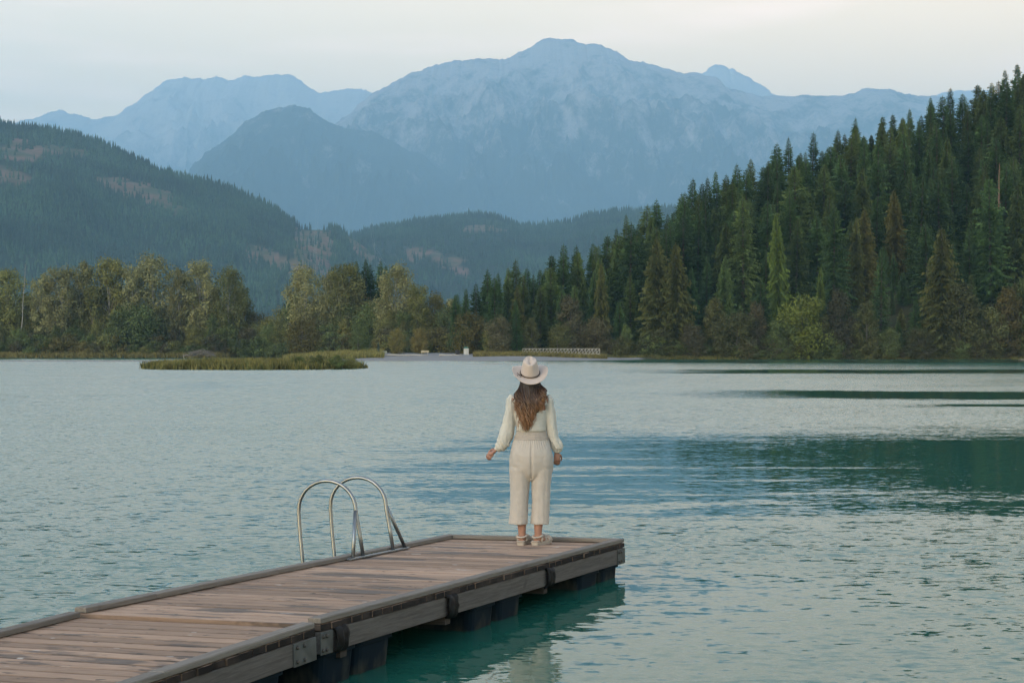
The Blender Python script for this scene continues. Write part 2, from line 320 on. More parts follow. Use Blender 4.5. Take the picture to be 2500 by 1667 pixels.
def hill(name, sil, D, depth, nu, nv, amp, lam, seed, patches, n_trees, th, label, flabel, vmin=0.1, **k):
    r = Ridge(sil, D, depth, nu, nv, amp, lam, seed, **k)
    me = r.mesh(name); g = r.G.reshape(-1, 3)
    ppx, ppy = proj(g); cl = inside(ppx, ppy, patches).astype(np.float32)
    a = me.attributes.new('cleared', 'FLOAT', 'POINT'); a.data.foreach_set('value', cl)
    o = tag(ob(name, me, HILL), label, kind='structure')
    rg = np.random.default_rng(seed)
    u = rg.random(n_trees); v = vmin + (1 - vmin) * rg.random(n_trees) ** 0.8
    ne = n_trees // 25                                   # a denser rim of trees along the crest
    v[:ne] = 0.985 + 0.015 * rg.random(ne)
    p = r.at(u, v); px, py = proj(p)
    keep = ~inside(px, py, patches) & (px > -60) & (px < 2300)
    sparse = inside(px, py, patches) & (rg.random(n_trees) < 0.10)
    p = p[keep | sparse]; n = len(p)
    lown = np.array([mnoise.noise(Vector((q[0] / 180, q[1] / 180, seed))) for q in p])
    h = th * (0.55 + 0.6 * rg.random(n) + 0.4 * lown) * np.where(rg.random(n) < 0.08, 1.3, 1.0)
    w = h * (0.15 + 0.06 * rg.random(n))
    S = 5; ang = np.arange(S) * 2 * math.pi / S
    tiers = [(0.0, 0.55, 1.0), (0.28, 0.8, 0.72), (0.55, 1.0, 0.44)]
    V = np.zeros((n, len(tiers) * (S + 1), 3)); rot = rg.random(n) * 6.28
    lean = (rg.random((n, 2)) - 0.5) * 0.06
    for t, (z0, z1, ww) in enumerate(tiers):
        for q in range(S):
            rr = w * ww * (0.75 + 0.5 * rg.random(n)); zz = z0 * h + (rg.random(n) - 0.5) * 0.1 * h
            V[:, t * (S + 1) + q, 0] = p[:, 0] + rr * np.cos(ang[q] + rot + t); V[:, t * (S + 1) + q, 1] = p[:, 1] + rr * np.sin(ang[q] + rot + t); V[:, t * (S + 1) + q, 2] = p[:, 2] + zz - 0.5
        V[:, t * (S + 1) + S, 0] = p[:, 0] + lean[:, 0] * h * z1; V[:, t * (S + 1) + S, 1] = p[:, 1] + lean[:, 1] * h * z1; V[:, t * (S + 1) + S, 2] = p[:, 2] + z1 * h
    fb = np.array([[t * (S + 1) + q, t * (S + 1) + (q + 1) % S, t * (S + 1) + S] for t in range(len(tiers)) for q in range(S)])
    F = (fb[None] + (np.arange(n) * len(tiers) * (S + 1))[:, None, None]).reshape(-1, 3)
    fo = ob('hillside_forest', mk_np('hillside_forest', V.reshape(-1, 3), F), FAR_LEAF)
    tag(fo, flabel, 'forest', kind='stuff'); return r

A_SIL = [(-700, 200), (-400, 235), (-150, 268), (0, 304), (66, 318), (140, 326), (210, 341), (310, 382), (387, 415), (440, 432), (497, 448), (560, 468), (608, 487), (680, 515), (716, 545), (735, 562), (770, 562), (800, 560), (830, 566), (862, 584), (900, 610), (960, 650), (1040, 700), (1150, 760)]
A_CLEAR = [(330, 465, 105, 22, 14), (415, 505, 45, 12, 20), (40, 375, 70, 18, 8), (150, 370, 75, 12, 8), (30, 430, 45, 20, 20), (45, 345, 30, 8, 5), (640, 625, 48, 22, 20), (770, 600, 52, 62, 0), (735, 655, 85, 22, 10), (905, 610, 36, 45, 20), (870, 590, 30, 22, 30)]
hillA = hill('hill', A_SIL, 5000, 2000, 330, 90, 0.12, 520, 3, A_CLEAR, 34000, 23, 'forested hill with brown clearcuts sloping down from the left', 'dense far conifers covering the hill on the left', jit=6, prof=0.95)
B_SIL = [(500, 700), (700, 640), (820, 600), (862, 578), (906, 562), (973, 550), (1050, 540), (1139, 531), (1205, 531), (1250, 546), (1271, 556), (1316, 557), (1370, 551), (1430, 533), (1490, 522), (1565, 518), (1700, 500), (1900, 480), (2200, 470), (2600, 470)]
B_CLEAR = [(1165, 560, 45, 10, -6), (1230, 565, 25, 5, 5), (1005, 625, 24, 18, 0), (1040, 618, 40, 9, 8), (1100, 650, 60, 9, 22), (1110, 632, 22, 6, 10)]
hillB = hill('hill', B_SIL, 6600, 2600, 300, 90, 0.14, 600, 9, B_CLEAR, 30000, 24, 'low forested ridge with small clearings at the centre', 'dense far conifers covering the low ridge at the centre', jit=6, prof=0.85)

# ------------------------------------------------------------------ shores, beach, island, lake, haze
_SX = [-600, -400, -85, -75, -60, -45, -34, 5, 25, 37, 70, 133, 300, 600]
_SY = [545, 560, 572, 560, 470, 420, 398, 392, 425, 454, 459, 457, 462, 470]
def shore_y(x): return float(np.interp(x, _SX, _SY)) + 1.6 * mnoise.noise(Vector((x / 9.0, 3.3, 0))) + 0.7 * mnoise.noise(Vector((x / 2.5, 8.3, 0)))
def ground_z(x, y):
    d = y - shore_y(x)
    if d < 0: return max(-2.0, d * 0.05)
    beach = 1.0 - sm(-75, -88, x) - sm(28, 36, x)
    zb = min(1.7, d * 0.021)
    zl = 0.55 * sm(0, 5, d) + min(1.2, d * 0.012)
    z = zb * max(0, beach) + zl * (1 - max(0, beach))
    s = float(np.interp(x, [-5, 15, 41, 79, 160, 260], [0, 0.14, 0.46, 0.58, 0.70, 0.8]))
    yr = float(np.interp(x, [0, 41, 79, 160, 260], [495, 506, 536, 566, 590]))
    dd = min(y, yr) - 464
    if dd > 0: z += s * dd * sm(0, 18, dd)
    if y > yr: z -= s * 0.25 * (y - yr) * sm(0, 20, y - yr)
    return z + 0.12 * mnoise.noise(Vector((x / 6, y / 6, 1))) * sm(0, 4, d)
SHORE = None
def shore_mat():
    m, nt, N, L, b = mat_new('shore_soil')
    b.inputs['Roughness'].default_value = 0.95; b.inputs['Specular IOR Level'].default_value = 0.15
    at_ = N.new('ShaderNodeAttribute'); at_.attribute_name = 'gravel'; g = N.new('ShaderNodeNewGeometry')
    n1 = N.new('ShaderNodeTexNoise'); n1.inputs['Scale'].default_value = 0.25; n1.inputs['Detail'].default_value = 7
    L.new(g.outputs['Position'], n1.inputs['Vector'])
    a = N.new('ShaderNodeMix'); a.data_type = 'RGBA'; a.inputs[6].default_value = (0.15, 0.145, 0.14, 1); a.inputs[7].default_value = (0.26, 0.25, 0.235, 1); L.new(n1.outputs['Fac'], a.inputs[0])
    c = N.new('ShaderNodeMix'); c.data_type = 'RGBA'; c.inputs[6].default_value = (0.030, 0.038, 0.018, 1); c.inputs[7].default_value = (0.075, 0.068, 0.035, 1); L.new(n1.outputs['Fac'], c.inputs[0])
    k = N.new('ShaderNodeMix'); k.data_type = 'RGBA'; L.new(at_.outputs['Fac'], k.inputs[0]); L.new(c.outputs[2], k.inputs[6]); L.new(a.outputs[2], k.inputs[7]); L.new(k.outputs[2], b.inputs['Base Color'])
    return m
SHORE = shore_mat()
xs = np.concatenate([np.arange(-620, -200, 12.0), np.arange(-200, 220, 2.0), np.arange(220, 621, 12.0)])
ys = np.concatenate([np.arange(330, 620, 2.0), np.arange(620, 1500, 22.0)])
V = np.array([[(x, y, ground_z(x, y)) for x in xs] for y in ys])
idx = np.arange(len(ys) * len(xs)).reshape(len(ys), len(xs))
me = mk_np('shore', V.reshape(-1, 3), np.stack([idx[:-1, :-1], idx[:-1, 1:], idx[1:, 1:], idx[1:, :-1]], -1).reshape(-1, 4), True)
gr = np.array([[1.0 if (-66 < x < 33 and 0 < y - shore_y(x) < 95 + 6 * math.sin(x * .3)) else 0.0 for x in xs] for y in ys], dtype=np.float32)
at_ = me.attributes.new('gravel', 'FLOAT', 'POINT'); at_.data.foreach_set('value', gr.ravel())
tag(ob('shore', me, SHORE), 'far lake shore with a grey gravel beach', kind='structure')

def mound(name, outline, top, mat, label, nr=7, noise_amp=0.1, kind='structure'):
    """low land in the lake: a closed outline rising to a soft top"""
    cx = sum(p[0] for p in outline) / len(outline); cy_ = sum(p[1] for p in outline) / len(outline)
    vs_, fs_ = [], []; n = len(outline)
    for r in range(nr):
        t = r / (nr - 1); z = -0.25 + (top + 0.25) * (1 - (1 - t) ** 2.2)
        for (x, y) in outline:
            xx = lerp(x, cx, t * 0.97); yy = lerp(y, cy_, t * 0.97)
            vs_.append((xx, yy, z + noise_amp * mnoise.noise(Vector((xx / 3, yy / 3, 5)))))
    for r in range(nr - 1):
        for k in range(n): fs_.append((r * n + k, r * n + (k + 1) % n, (r + 1) * n + (k + 1) % n, (r + 1) * n + k))
    fs_.append(tuple((nr - 1) * n + k for k in range(n)))
    o = ob(name, mk(name, vs_, fs_, True), mat); tag(o, label, kind=kind); return o
def blob(cx, cy_, rx, ry, n=60, wob=0.1, seed=0):
    out = []
    for k in range(n):
        a = 2 * math.pi * k / n; w = 1 + wob * mnoise.noise(Vector((math.cos(a) * 2, math.sin(a) * 2, seed))) * 2
        out.append((cx + rx * math.cos(a) * w, cy_ + ry * math.sin(a) * w))
    return out
SOIL = simple('island_soil', (0.045, 0.05, 0.02), (0.085, 0.075, 0.035), scale=0.6, coord='Position')
GRAVEL = simple('gravel', (0.15, 0.145, 0.14), (0.27, 0.26, 0.24), scale=1.2, detail=8, coord='Position', rough=0.9)
ISLE = blob(-32.6, 222, 14.0, 19, wob=0.07, seed=4)
mound('island', ISLE, 0.45, SOIL, 'low grassy island in the lake in front of the left shore')
ISLE2 = blob(-41, 300, 20, 50, wob=0.05, seed=14)
mound('gravel_bar', blob(-92, 385, 52, 26, wob=0.12, seed=2), 0.10, GRAVEL, 'thin grey gravel bar off the left shore')
mound('gravel_bar', blob(-4, 292, 10, 5, wob=0.2, seed=8), 0.035, GRAVEL, 'sliver of wet gravel just right of the grassy island')

# ---- the lake
def water_mat():
    m, nt, N, L, b = mat_new('lake_water')
    b.inputs['Base Color'].default_value = (0.013, 0.088, 0.064, 1); b.inputs['Roughness'].default_value = 0.03
    b.inputs['IOR'].default_value = 1.333
    g = N.new('ShaderNodeNewGeometry'); sp = N.new('ShaderNodeSeparateXYZ'); L.new(g.outputs['Position'], sp.inputs[0])
    X, Y = sp.outputs[0], sp.outputs[1]
    def math_(op, a, c=None, d=None):
        n = N.new('ShaderNodeMath'); n.operation = op
        for i, q in enumerate((a, c, d)):
            if q is None: continue
            if isinstance(q, (int, float)): n.inputs[i].default_value = q
            else: L.new(q, n.inputs[i])
        return n.outputs[0]
    def rng(v, a, c, lo=0.0, hi=1.0):
        n = N.new('ShaderNodeMapRange'); n.interpolation_type = 'SMOOTHSTEP'
        n.inputs[1].default_value = a; n.inputs[2].default_value = c; n.inputs[3].default_value = lo; n.inputs[4].default_value = hi
        L.new(v, n.inputs[0]); return n.outputs[0]
    def nz(scale, det, st, ro=0.5, rot=0.0, loc=(0, 0, 0)):
        mp_ = N.new('ShaderNodeMapping'); mp_.inputs['Scale'].default_value = st; mp_.inputs['Rotation'].default_value = (0, 0, rot); mp_.inputs['Location'].default_value = loc
        n = N.new('ShaderNodeTexNoise'); n.inputs['Scale'].default_value = scale; n.inputs['Detail'].default_value = det; n.inputs['Roughness'].default_value = ro
        L.new(g.outputs['Position'], mp_.inputs[0]); L.new(mp_.outputs[0], n.inputs['Vector']); return n
    # wind slicks: 1 = rippled, 0 = calm. Their edges wander with a broad noise
    wob = math_('MULTIPLY', math_('SUBTRACT', nz(0.05, 3, (1, 0.5, 1)).outputs['Fac'], 0.5), 1.0)
    wobf = math_('MULTIPLY', math_('SUBTRACT', nz(0.5, 6, (0.30, 1, 1), 0.85, loc=(5, 2, 0)).outputs['Fac'], 0.5), 2.0)
    def band(y0, y1, soft, x0=None, x1=None, amp=6.0, slope=0.0, fine=0.0):
        yy = math_('ADD', Y, math_('MULTIPLY', wob, amp))
        if fine: yy = math_('ADD', yy, math_('MULTIPLY', wobf, fine))
        if slope: yy = math_('ADD', yy, math_('MULTIPLY', X, slope))
        k = math_('MULTIPLY', rng(yy, y0 - soft, y0 + soft), rng(yy, y1 - soft, y1 + soft, 1, 0))
        if x0 is not None: k = math_('MULTIPLY', k, rng(math_('ADD', X, math_('MULTIPLY', wob, amp * 1.5)), x0, x1))
        return k
    yb = math_('ADD', math_('ADD', Y, math_('MULTIPLY', wobf, 11.0)), math_('MULTIPLY', wob, 4.0))
    yb = math_('ADD', yb, math_('MULTIPLY', X, -0.10))
    calm = math_('MULTIPLY', math_('MULTIPLY', rng(yb, 17.0, 25.5), rng(yb, 38.0, 54.0, 1, 0)), rng(math_('ADD', X, math_('MULTIPLY', wobf, 4.0)), -9.5, 1.5))
    calm = math_('MULTIPLY', calm, rng(math_('ADD', nz(0.7, 5, (0.16, 1, 1), 0.75, loc=(1, 3, 0)).outputs['Fac'], rng(X, -4.0, 9.0, -0.04, 0.14)), 0.36, 0.56, 0.25, 1.0))
    gate = rng(nz(0.035, 3, (1.0, 0.25, 1), 0.6, loc=(2, 7, 0)).outputs['Fac'], 0.50, 0.60)
    for bnd in (band(80, 97, 1.5, 2, 18, 16, 0.10, 6), band(66, 70, 1.0, 11, 18, 10, 0.0, 4), band(172, 205, 6, 4, 30, 30, 0.0, 10), band(330, 420, 15, 10, 60, 60, 0, 10),
                math_('MULTIPLY', band(70, 140, 4, 8, -10, 10, -0.05, 9), math_('MULTIPLY', gate, 0.6))):
        calm = math_('MAXIMUM', calm, bnd)
    lee = math_('ADD', math_('MULTIPLY_ADD', X, 0.93, 5.116), math_('MULTIPLY', Y, -0.366))      # metres right of the dock: its lee is smoother
    leek = math_('MULTIPLY', rng(math_('ADD', lee, math_('MULTIPLY', wobf, 1.5)), 4.2, 0.8), math_('MULTIPLY', rng(lee, -1.0, -0.2), rng(math_('ADD', math_('MULTIPLY_ADD', X, 0.366, 0.0), math_('MULTIPLY', Y, 0.93)), 19.0, 15.0)))
    calm = math_('MAXIMUM', calm, math_('MULTIPLY', leek, 0.86))
    calm = math_('MAXIMUM', calm, math_('MULTIPLY', rng(math_('ADD', math_('MULTIPLY_ADD', X, -0.6, Y), math_('MULTIPLY', wobf, 4)), 16.0, 9.5), 0.22))
    rip = math_('SUBTRACT', 1.0, math_('MULTIPLY', calm, 0.80))
    gust = math_('MULTIPLY_ADD', nz(0.12, 3, (0.5, 1, 1), loc=(9, 0, 0)).outputs['Fac'], 0.9, 0.55)
    amp = math_('MULTIPLY', rip, gust)
    def slopes(n):
        s = N.new('ShaderNodeSeparateColor'); L.new(n.outputs['Color'], s.inputs[0])
        return math_('SUBTRACT', s.outputs[0], 0.5), math_('SUBTRACT', s.outputs[1], 0.5)
    ax, ay = slopes(nz(7.6, 2, (0.55, 1.0, 1), 0.6, R_(-8)))
    bx, by = slopes(nz(21.0, 1, (0.55, 1.0, 1), 0.5, R_(12)))
    lx, ly = slopes(nz(2.6, 2, (0.42, 1.0, 1), 0.5, R_(-14)))
    sxx = math_('ADD', math_('MULTIPLY', ax, 0.22), math_('MULTIPLY', bx, 0.20))
    syy = math_('ADD', math_('ADD', math_('MULTIPLY', ay, rng(Y, 14.0, 36.0, 0.46, 0.30)), math_('MULTIPLY', by, 0.30)), math_('MULTIPLY', ly, rng(Y, 14.0, 34.0, 0.18, 0.08)))
    syy = math_('SUBTRACT', syy, rng(Y, 14.0, 38.0, 0.072, 0.100))          # the breeze leans the ripples: their steeper faces look down the lake
    cb = N.new('ShaderNodeCombineXYZ'); L.new(math_('MULTIPLY', sxx, amp), cb.inputs[0]); L.new(math_('MULTIPLY', syy, amp), cb.inputs[1]); cb.inputs[2].default_value = 1
    nm = N.new('ShaderNodeVectorMath'); nm.operation = 'NORMALIZE'; L.new(cb.outputs[0], nm.inputs[0]); L.new(nm.outputs[0], b.inputs['Normal'])
    return m
WATER = water_mat()
tag(MB().add([(-700, -120, 0), (700, -120, 0), (700, 640, 0), (-700, 640, 0)], [(0, 1, 2, 3)]).build('lake', WATER), 'rippled blue green lake with smooth dark slicks', kind='structure')

# ---- haze
hm = bpy.data.materials.new('haze'); hm.use_nodes = True; hn = hm.node_tree.nodes; hn.clear()
ho = hn.new('ShaderNodeOutputMaterial'); hv = hn.new('ShaderNodeVolumePrincipled')
hv.inputs['Color'].default_value = (0.42, 0.74, 1.0, 1); hv.inputs['Density'].default_value = 0.62e-4; hv.inputs['Anisotropy'].default_value = 0.0
hv.inputs['Density Attribute'].default_value = ''; hm.cycles.homogeneous_volume = True
hm.node_tree.links.new(hv.outputs[0], ho.inputs['Volume'])
tag(MB().box((0, 17000, 2622), (36000, 39200, 5256)).build('haze', hm), 'thin blue evening haze filling the valley', kind='stuff')

# ------------------------------------------------------------------ trees, shrubs, grass
random.seed(7)
BARK = simple('conifer_bark', (0.055, 0.042, 0.034), (0.11, 0.085, 0.07), scale=3, stretch=(3, 3, 0.4), rough=0.95)
PALEBARK = simple('pale_bark', (0.22, 0.20, 0.17), (0.34, 0.32, 0.28), scale=3, stretch=(2, 2, 0.5), rough=0.9)
GREYBARK = simple('grey_bark', (0.10, 0.09, 0.08), (0.17, 0.155, 0.14), scale=3, stretch=(2, 2, 0.5), rough=0.9)

def conifer_meshes(seed, H=30.0, Rad=4.4, base=0.06, lift=0.55, droop=0.10, hang=0.25, step=0.62, sz=1.0, shape=0.60, gap=0.0):
    """tapered trunk; whorls of drooping boughs carrying flat needle sprays"""
    rd = random.Random(seed); t = MB(); c = MB()
    bend = [rd.uniform(-0.25, 0.25), rd.uniform(-0.25, 0.25)]
    def axis(z): k = (z / H) ** 2; return Vector((bend[0] * k, bend[1] * k, z))
    n = 9; t.tube([axis(H * i / n) - Vector((0, 0, 0.6 if i == 0 else 0)) for i in range(n + 1)], [0.42 * (1 - i / n) ** 0.85 + 0.02 for i in range(n + 1)], 7)
    z = H * base
    while z < H * 0.985:
        f = (z - H * base) / (H * (1 - base)); m = rd.randint(6, 8) if f < 0.85 else rd.randint(5, 6)
        a0 = rd.uniform(0, 6.28); lay = rd.uniform(0.82, 1.1)
        for b in range(m):
            if rd.random() < gap: continue
            a = a0 + 6.283 * b / m + rd.uniform(-0.35, 0.35)
            L = (Rad * (0.25 * (1 - f) + 0.75 * (1 - f) ** shape) * lay * (rd.uniform(0.62, 1.12)) + 0.10) * (0.6 + 0.4 * sm(0, 0.14, f))
            el = lerp(-0.18, lift, f ** 1.4) + rd.uniform(-0.1, 0.1)
            d = Vector((math.cos(a), math.sin(a), 0)); side = Vector((-d.y, d.x, 0)); p0 = axis(z)
            s = 0.12 * L
            while s < L:
                k = s / L; p = p0 + d * s + Vector((0, 0, math.tan(el) * s - droop * s * s / max(L, 0.8)))
                w = sz * (0.60 + 0.80 * (1 - k)) * rd.uniform(0.7, 1.25) * (0.22 + 0.78 * min(1, L / 2.6))
                for sg in (-1, 1):
                    o = d * rd.uniform(0.35, 0.75) + side * sg * rd.uniform(0.55, 0.95)
                    tip = p + o * w + Vector((0, 0, -hang * w * rd.uniform(0.6, 1.7)))
                    q = p + o * (w * 0.52) + d * (0.26 * w) + Vector((0, 0, 0.05 * w)); r = p + o * (w * 0.5) - d * (0.24 * w) + Vector((0, 0, -hang * 0.5 * w))
                    c.add([p, r, tip, q], [(0, 1, 2, 3)])
                s += step * rd.uniform(0.75, 1.2) * (0.6 + 0.4 * min(1, L / 2.5))
            tip = p0 + d * L + Vector((0, 0, math.tan(el) * L - droop * L)); bk = p0 + d * (L * 0.72) + Vector((0, 0, math.tan(el) * L * 0.72 - droop * L * 0.52))
            c.add([bk, bk + side * (0.12 + 0.3 * min(1, L / 2.5)) * sz, tip, bk - side * (0.12 + 0.3 * min(1, L / 2.5)) * sz], [(0, 1, 2, 3)])
        z += lerp(0.80, 0.42, f) * rd.uniform(0.85, 1.15)
    top = axis(H)
    for a in (0, 1.05, 2.1): c.add([top + Vector((0.13 * math.cos(a), 0.13 * math.sin(a), -1.0)), top + Vector((-0.13 * math.cos(a), -0.13 * math.sin(a), -1.0)), top + Vector((0, 0, 0.45))], [(0, 1, 2)])
    return t, c

def broadleaf_meshes(seed, H=20.0, W=8.0, trunk=0.3, nb=16, leaves=190, ls=0.5, tall=1.0, multi=1, low=0.18, peak=0.5):
    """trunk and limbs with leaf clumps at the limb ends; gaps stay between the clumps"""
    rd = random.Random(seed); t = MB(); c = MB()
    stems = []
    for q in range(multi):
        a = rd.uniform(0, 6.28); o = Vector((math.cos(a), math.sin(a), 0)) * (0.0 if multi == 1 else W * 0.09)
        lean = Vector((rd.uniform(-1, 1), rd.uniform(-1, 1), 0)) * W * (0.05 if multi == 1 else 0.2)
        pts = [o + lean * (k / 6) ** 1.5 + Vector((0.10 * rd.uniform(-1, 1), 0.1 * rd.uniform(-1, 1), H * 0.86 * k / 6 - (0.5 if k == 0 else 0))) for k in range(7)]
        t.tube(pts, [max(0.03, trunk * (1 - k / 6.6) / (multi ** 0.5)) for k in range(7)], 6); stems.append(pts)
    for i in range(nb):
        f = low + (1 - low) * (i + rd.random()) / nb
        prof = lerp(0.5, 1.0, (f - low) / (peak - low)) if f < peak else max(0.16, (1 - ((f - peak) / (1.02 - peak)) ** 2.2) ** 0.6)
        a = 2.4 * i + rd.uniform(-0.5, 0.5); rr = W / 2 * prof * rd.uniform(0.35, 0.82)
        r = W * rd.uniform(0.17, 0.27) * (0.7 + 0.4 * prof)
        ce = Vector((math.cos(a) * rr, math.sin(a) * rr, f * H - r * 0.45 * tall))
        st = rd.choice(stems); b0 = st[min(6, max(1, int(f * 6 * 0.72)))]
        mid = (b0 + ce) / 2 + Vector((0, 0, -0.12 * (ce - b0).length + rd.uniform(-.2, .2)))
        t.tube([b0, mid, ce], [0.30 * trunk, 0.18 * trunk, 0.05 * trunk], 4)
        nl = int(leaves * rd.uniform(0.75, 1.25))
        for k in range(nl):
            u = rd.uniform(-1, 1); th = rd.uniform(0, 6.283); sq = math.sqrt(1 - u * u); dr = Vector((sq * math.cos(th), sq * math.sin(th), u))
            rad = r * (rd.random() ** 0.42) * rd.uniform(0.85, 1.22)
            p = ce + Vector((dr.x * rad, dr.y * rad, dr.z * rad * 0.85 * tall))
            nrm = (dr * 0.8 + Vector((rd.uniform(-1, 1), rd.uniform(-1, 1), rd.uniform(-0.3, 1.2))) * 0.7).normalized()
            e1 = nrm.orthogonal().normalized(); ro = rd.uniform(0, 6.28); e2 = nrm.cross(e1); x = e1 * math.cos(ro) + e2 * math.sin(ro); y = nrm.cross(x)
            s = ls * rd.uniform(0.6, 1.3)
            c.add([p - x * s * 0.5, p + y * s * 0.33, p + x * s * 0.55, p - y * s * 0.33], [(0, 1, 2, 3)])
    return t, c

class Kind:
    """one tree shape; every copy is an object of its own with trunk and crown"""
    def __init__(s, tc_, H, bark): s.t = tc_[0].mesh('trunk', True); s.c = tc_[1].mesh('crown'); s.H = H; s.bark = bark; s.t.materials.append(bark); s.cm = {}
    def put(s, name, loc, h, leaf, label, group=None, wide=1.0, rz=None, cat='tree', seed=None):
        sc = h / s.H; o = empty(name, loc, random.uniform(0, 6.28) if rz is None else rz, label, cat, group)
        o.scale = (sc * wide, sc * wide, sc); o.rotation_euler = (random.gauss(0, 0.018), random.gauss(0, 0.018), o.rotation_euler[2])
        tr = ob('trunk', s.t, None, o)
        if leaf.name not in s.cm:
            m = s.c.copy(); m.materials.clear(); m.materials.append(leaf); s.cm[leaf.name] = m
        ob('crown', s.cm[leaf.name], None, o); return o

FIR = leaf_mat('fir_needles', (0.030, 0.060, 0.018), (0.066, 0.112, 0.034), (0.046, 0.084, 0.028), trans=0.08)
FIR2 = leaf_mat('hemlock_needles', (0.042, 0.072, 0.020), (0.090, 0.130, 0.038), (0.072, 0.090, 0.026), trans=0.08)
CEDAR = leaf_mat('cedar_sprays', (0.070, 0.085, 0.024), (0.135, 0.130, 0.036), (0.095, 0.105, 0.03), trans=0.1)
RUST = leaf_mat('browning_cedar_sprays', (0.092, 0.096, 0.025), (0.160, 0.140, 0.038), (0.115, 0.112, 0.03), trans=0.1)
LIME = leaf_mat('bright_cedar_sprays', (0.055, 0.085, 0.018), (0.105, 0.140, 0.026), (0.075, 0.11, 0.02), trans=0.1)
OLIVE = leaf_mat('olive_leaves', (0.096, 0.108, 0.030), (0.178, 0.178, 0.056), (0.135, 0.12, 0.035), trans=0.15)
SILVER = leaf_mat('cottonwood_leaves', (0.122, 0.126, 0.048), (0.210, 0.202, 0.090), (0.16, 0.148, 0.055), trans=0.12)
GOLD = leaf_mat('turning_maple_leaves', (0.090, 0.084, 0.024), (0.150, 0.128, 0.036), (0.12, 0.09, 0.028), trans=0.15)
GREENL = leaf_mat('alder_leaves', (0.048, 0.072, 0.022), (0.098, 0.122, 0.038), (0.085, 0.098, 0.03), trans=0.15)
BROWNL = leaf_mat('dry_brush_leaves', (0.055, 0.050, 0.024), (0.095, 0.080, 0.038), (0.065, 0.065, 0.03), trans=0.1)
OLIVED = leaf_mat('dark_olive_leaves', (0.048, 0.056, 0.018), (0.100, 0.100, 0.034), (0.075, 0.07, 0.022), trans=0.15)
YELLOW = leaf_mat('yellow_green_leaves', (0.075, 0.092, 0.016), (0.120, 0.130, 0.024), None, trans=0.2)
BLUE = leaf_mat('blue_spruce_needles', (0.025, 0.055, 0.055), (0.05, 0.09, 0.09), None, trans=0.05)

K_FIR = [Kind(conifer_meshes(100 + i, 30, rad, ba, li, dr, ha, gap=gp), 30, BARK) for i, (rad, ba, li, dr, ha, gp) in enumerate(
    [(6.2, 0.04, 0.5, 0.12, 0.35, 0.0), (5.5, 0.06, 0.6, 0.10, 0.30, 0.04), (7.0, 0.04, 0.45, 0.15, 0.45, 0.06), (5.8, 0.08, 0.5, 0.13, 0.4, 0.12), (6.6, 0.06, 0.35, 0.17, 0.4, 0.08), (5.0, 0.04, 0.65, 0.08, 0.3, 0.02)])]
K_CED = [Kind(conifer_meshes(200 + i, 30, rad, 0.03, 0.25, 0.20, 0.75, step=0.55, sz=1.1, shape=0.60), 30, BARK) for i, rad in enumerate((5.2, 6.0, 4.7))]
K_POP = [Kind(broadleaf_meshes(300 + i, 30, w, 0.42, nb, 420, 0.62, 1.2, 1, lo, 0.66), 30, PALEBARK) for i, (w, nb, lo) in enumerate([(13, 26, 0.12), (12, 24, 0.1), (15, 28, 0.14), (11, 24, 0.08)])]
K_CONE = [Kind(broadleaf_meshes(340 + i, 20, 10, 0.3, 24, 340, 0.52, 1.1, 1, 0.05, 0.3), 20, GREYBARK) for i in range(2)]
K_RND = [Kind(broadleaf_meshes(360 + i, 13, 13, 0.24, 22, 340, 0.46, 0.85, 2, 0.10), 13, GREYBARK) for i in range(4)]
K_BSH = [Kind(broadleaf_meshes(380 + i, 6, 7.5, 0.10, 15, 200, 0.38, 0.8, 4, 0.05), 6, GREYBARK) for i in range(4)]

# ---- the conifer forest on the right hillside
def top_height(x, y, py): return CAMZ + (HOR - py) / FPX * y - ground_z(x, y)
rr = random.Random(21)
# trees that stand out against the sky: photo column, photo height of the tip, depth
SKY = [(1137, 702, 470), (1163, 690, 478), (1190, 654, 480), (1215, 664, 484), (1240, 650, 488), (1265, 632, 486), (1290, 652, 490), (1318, 655, 490), (1345, 620, 486), (1376, 595, 488), (1408, 598, 490), (1447, 592, 494), (1480, 572, 494), (1505, 556, 500), (1530, 521, 498), (1556, 545, 502), (1576, 500, 500), (1605, 484, 503), (1630, 520, 506), (1662, 470, 510), (1684, 434, 510), (1712, 445, 514), (1732, 432, 514),
       (1754, 416, 518), (1778, 424, 520), (1806, 398, 520), (1834, 386, 522), (1860, 405, 526), (1895, 348, 526), (1926, 334, 530), (1955, 370, 532), (1982, 322, 532), (2012, 360, 534), (2043, 316, 536), (2066, 325, 538), (2084, 286, 540), (2112, 330, 540), (2150, 282, 542), (2186, 277, 545), (2226, 264, 545), (2250, 280, 548), (2274, 236, 550), (2318, 213, 552), (2350, 228, 552), (2388, 205, 556), (2420, 200, 558), (2456, 168, 560), (2483, 156, 562), (2510, 170, 562), (2540, 150, 566)]
placed = []
def clear_of(x, y, d): return all((x - a) ** 2 + (y - b) ** 2 > d * d for a, b in placed)
def lm(px):
    for lim_, ph in ((1330, 'left of the footbridge'), (1500, 'behind the footbridge'), (1700, 'around the paired olive cedars'), (1870, 'around the large tiered fir'), (1990, 'around the bright green cedar'), (2240, 'around the rusty cedars'), (2390, 'above the big olive cedar')):
        if px < lim_: return ph
    return 'near the right edge'
def tone(lf): return {'fir_needles': 'dark green', 'hemlock_needles': 'mid green', 'cedar_sprays': 'olive', 'olive_leaves': 'olive', 'dark_olive_leaves': 'dark olive', 'alder_leaves': 'green', 'dry_brush_leaves': 'brownish', 'turning_maple_leaves': 'golden olive'}[lf.name]
L_SKY = 'dark green conifer with its tip against the sky or far hills, right shore'
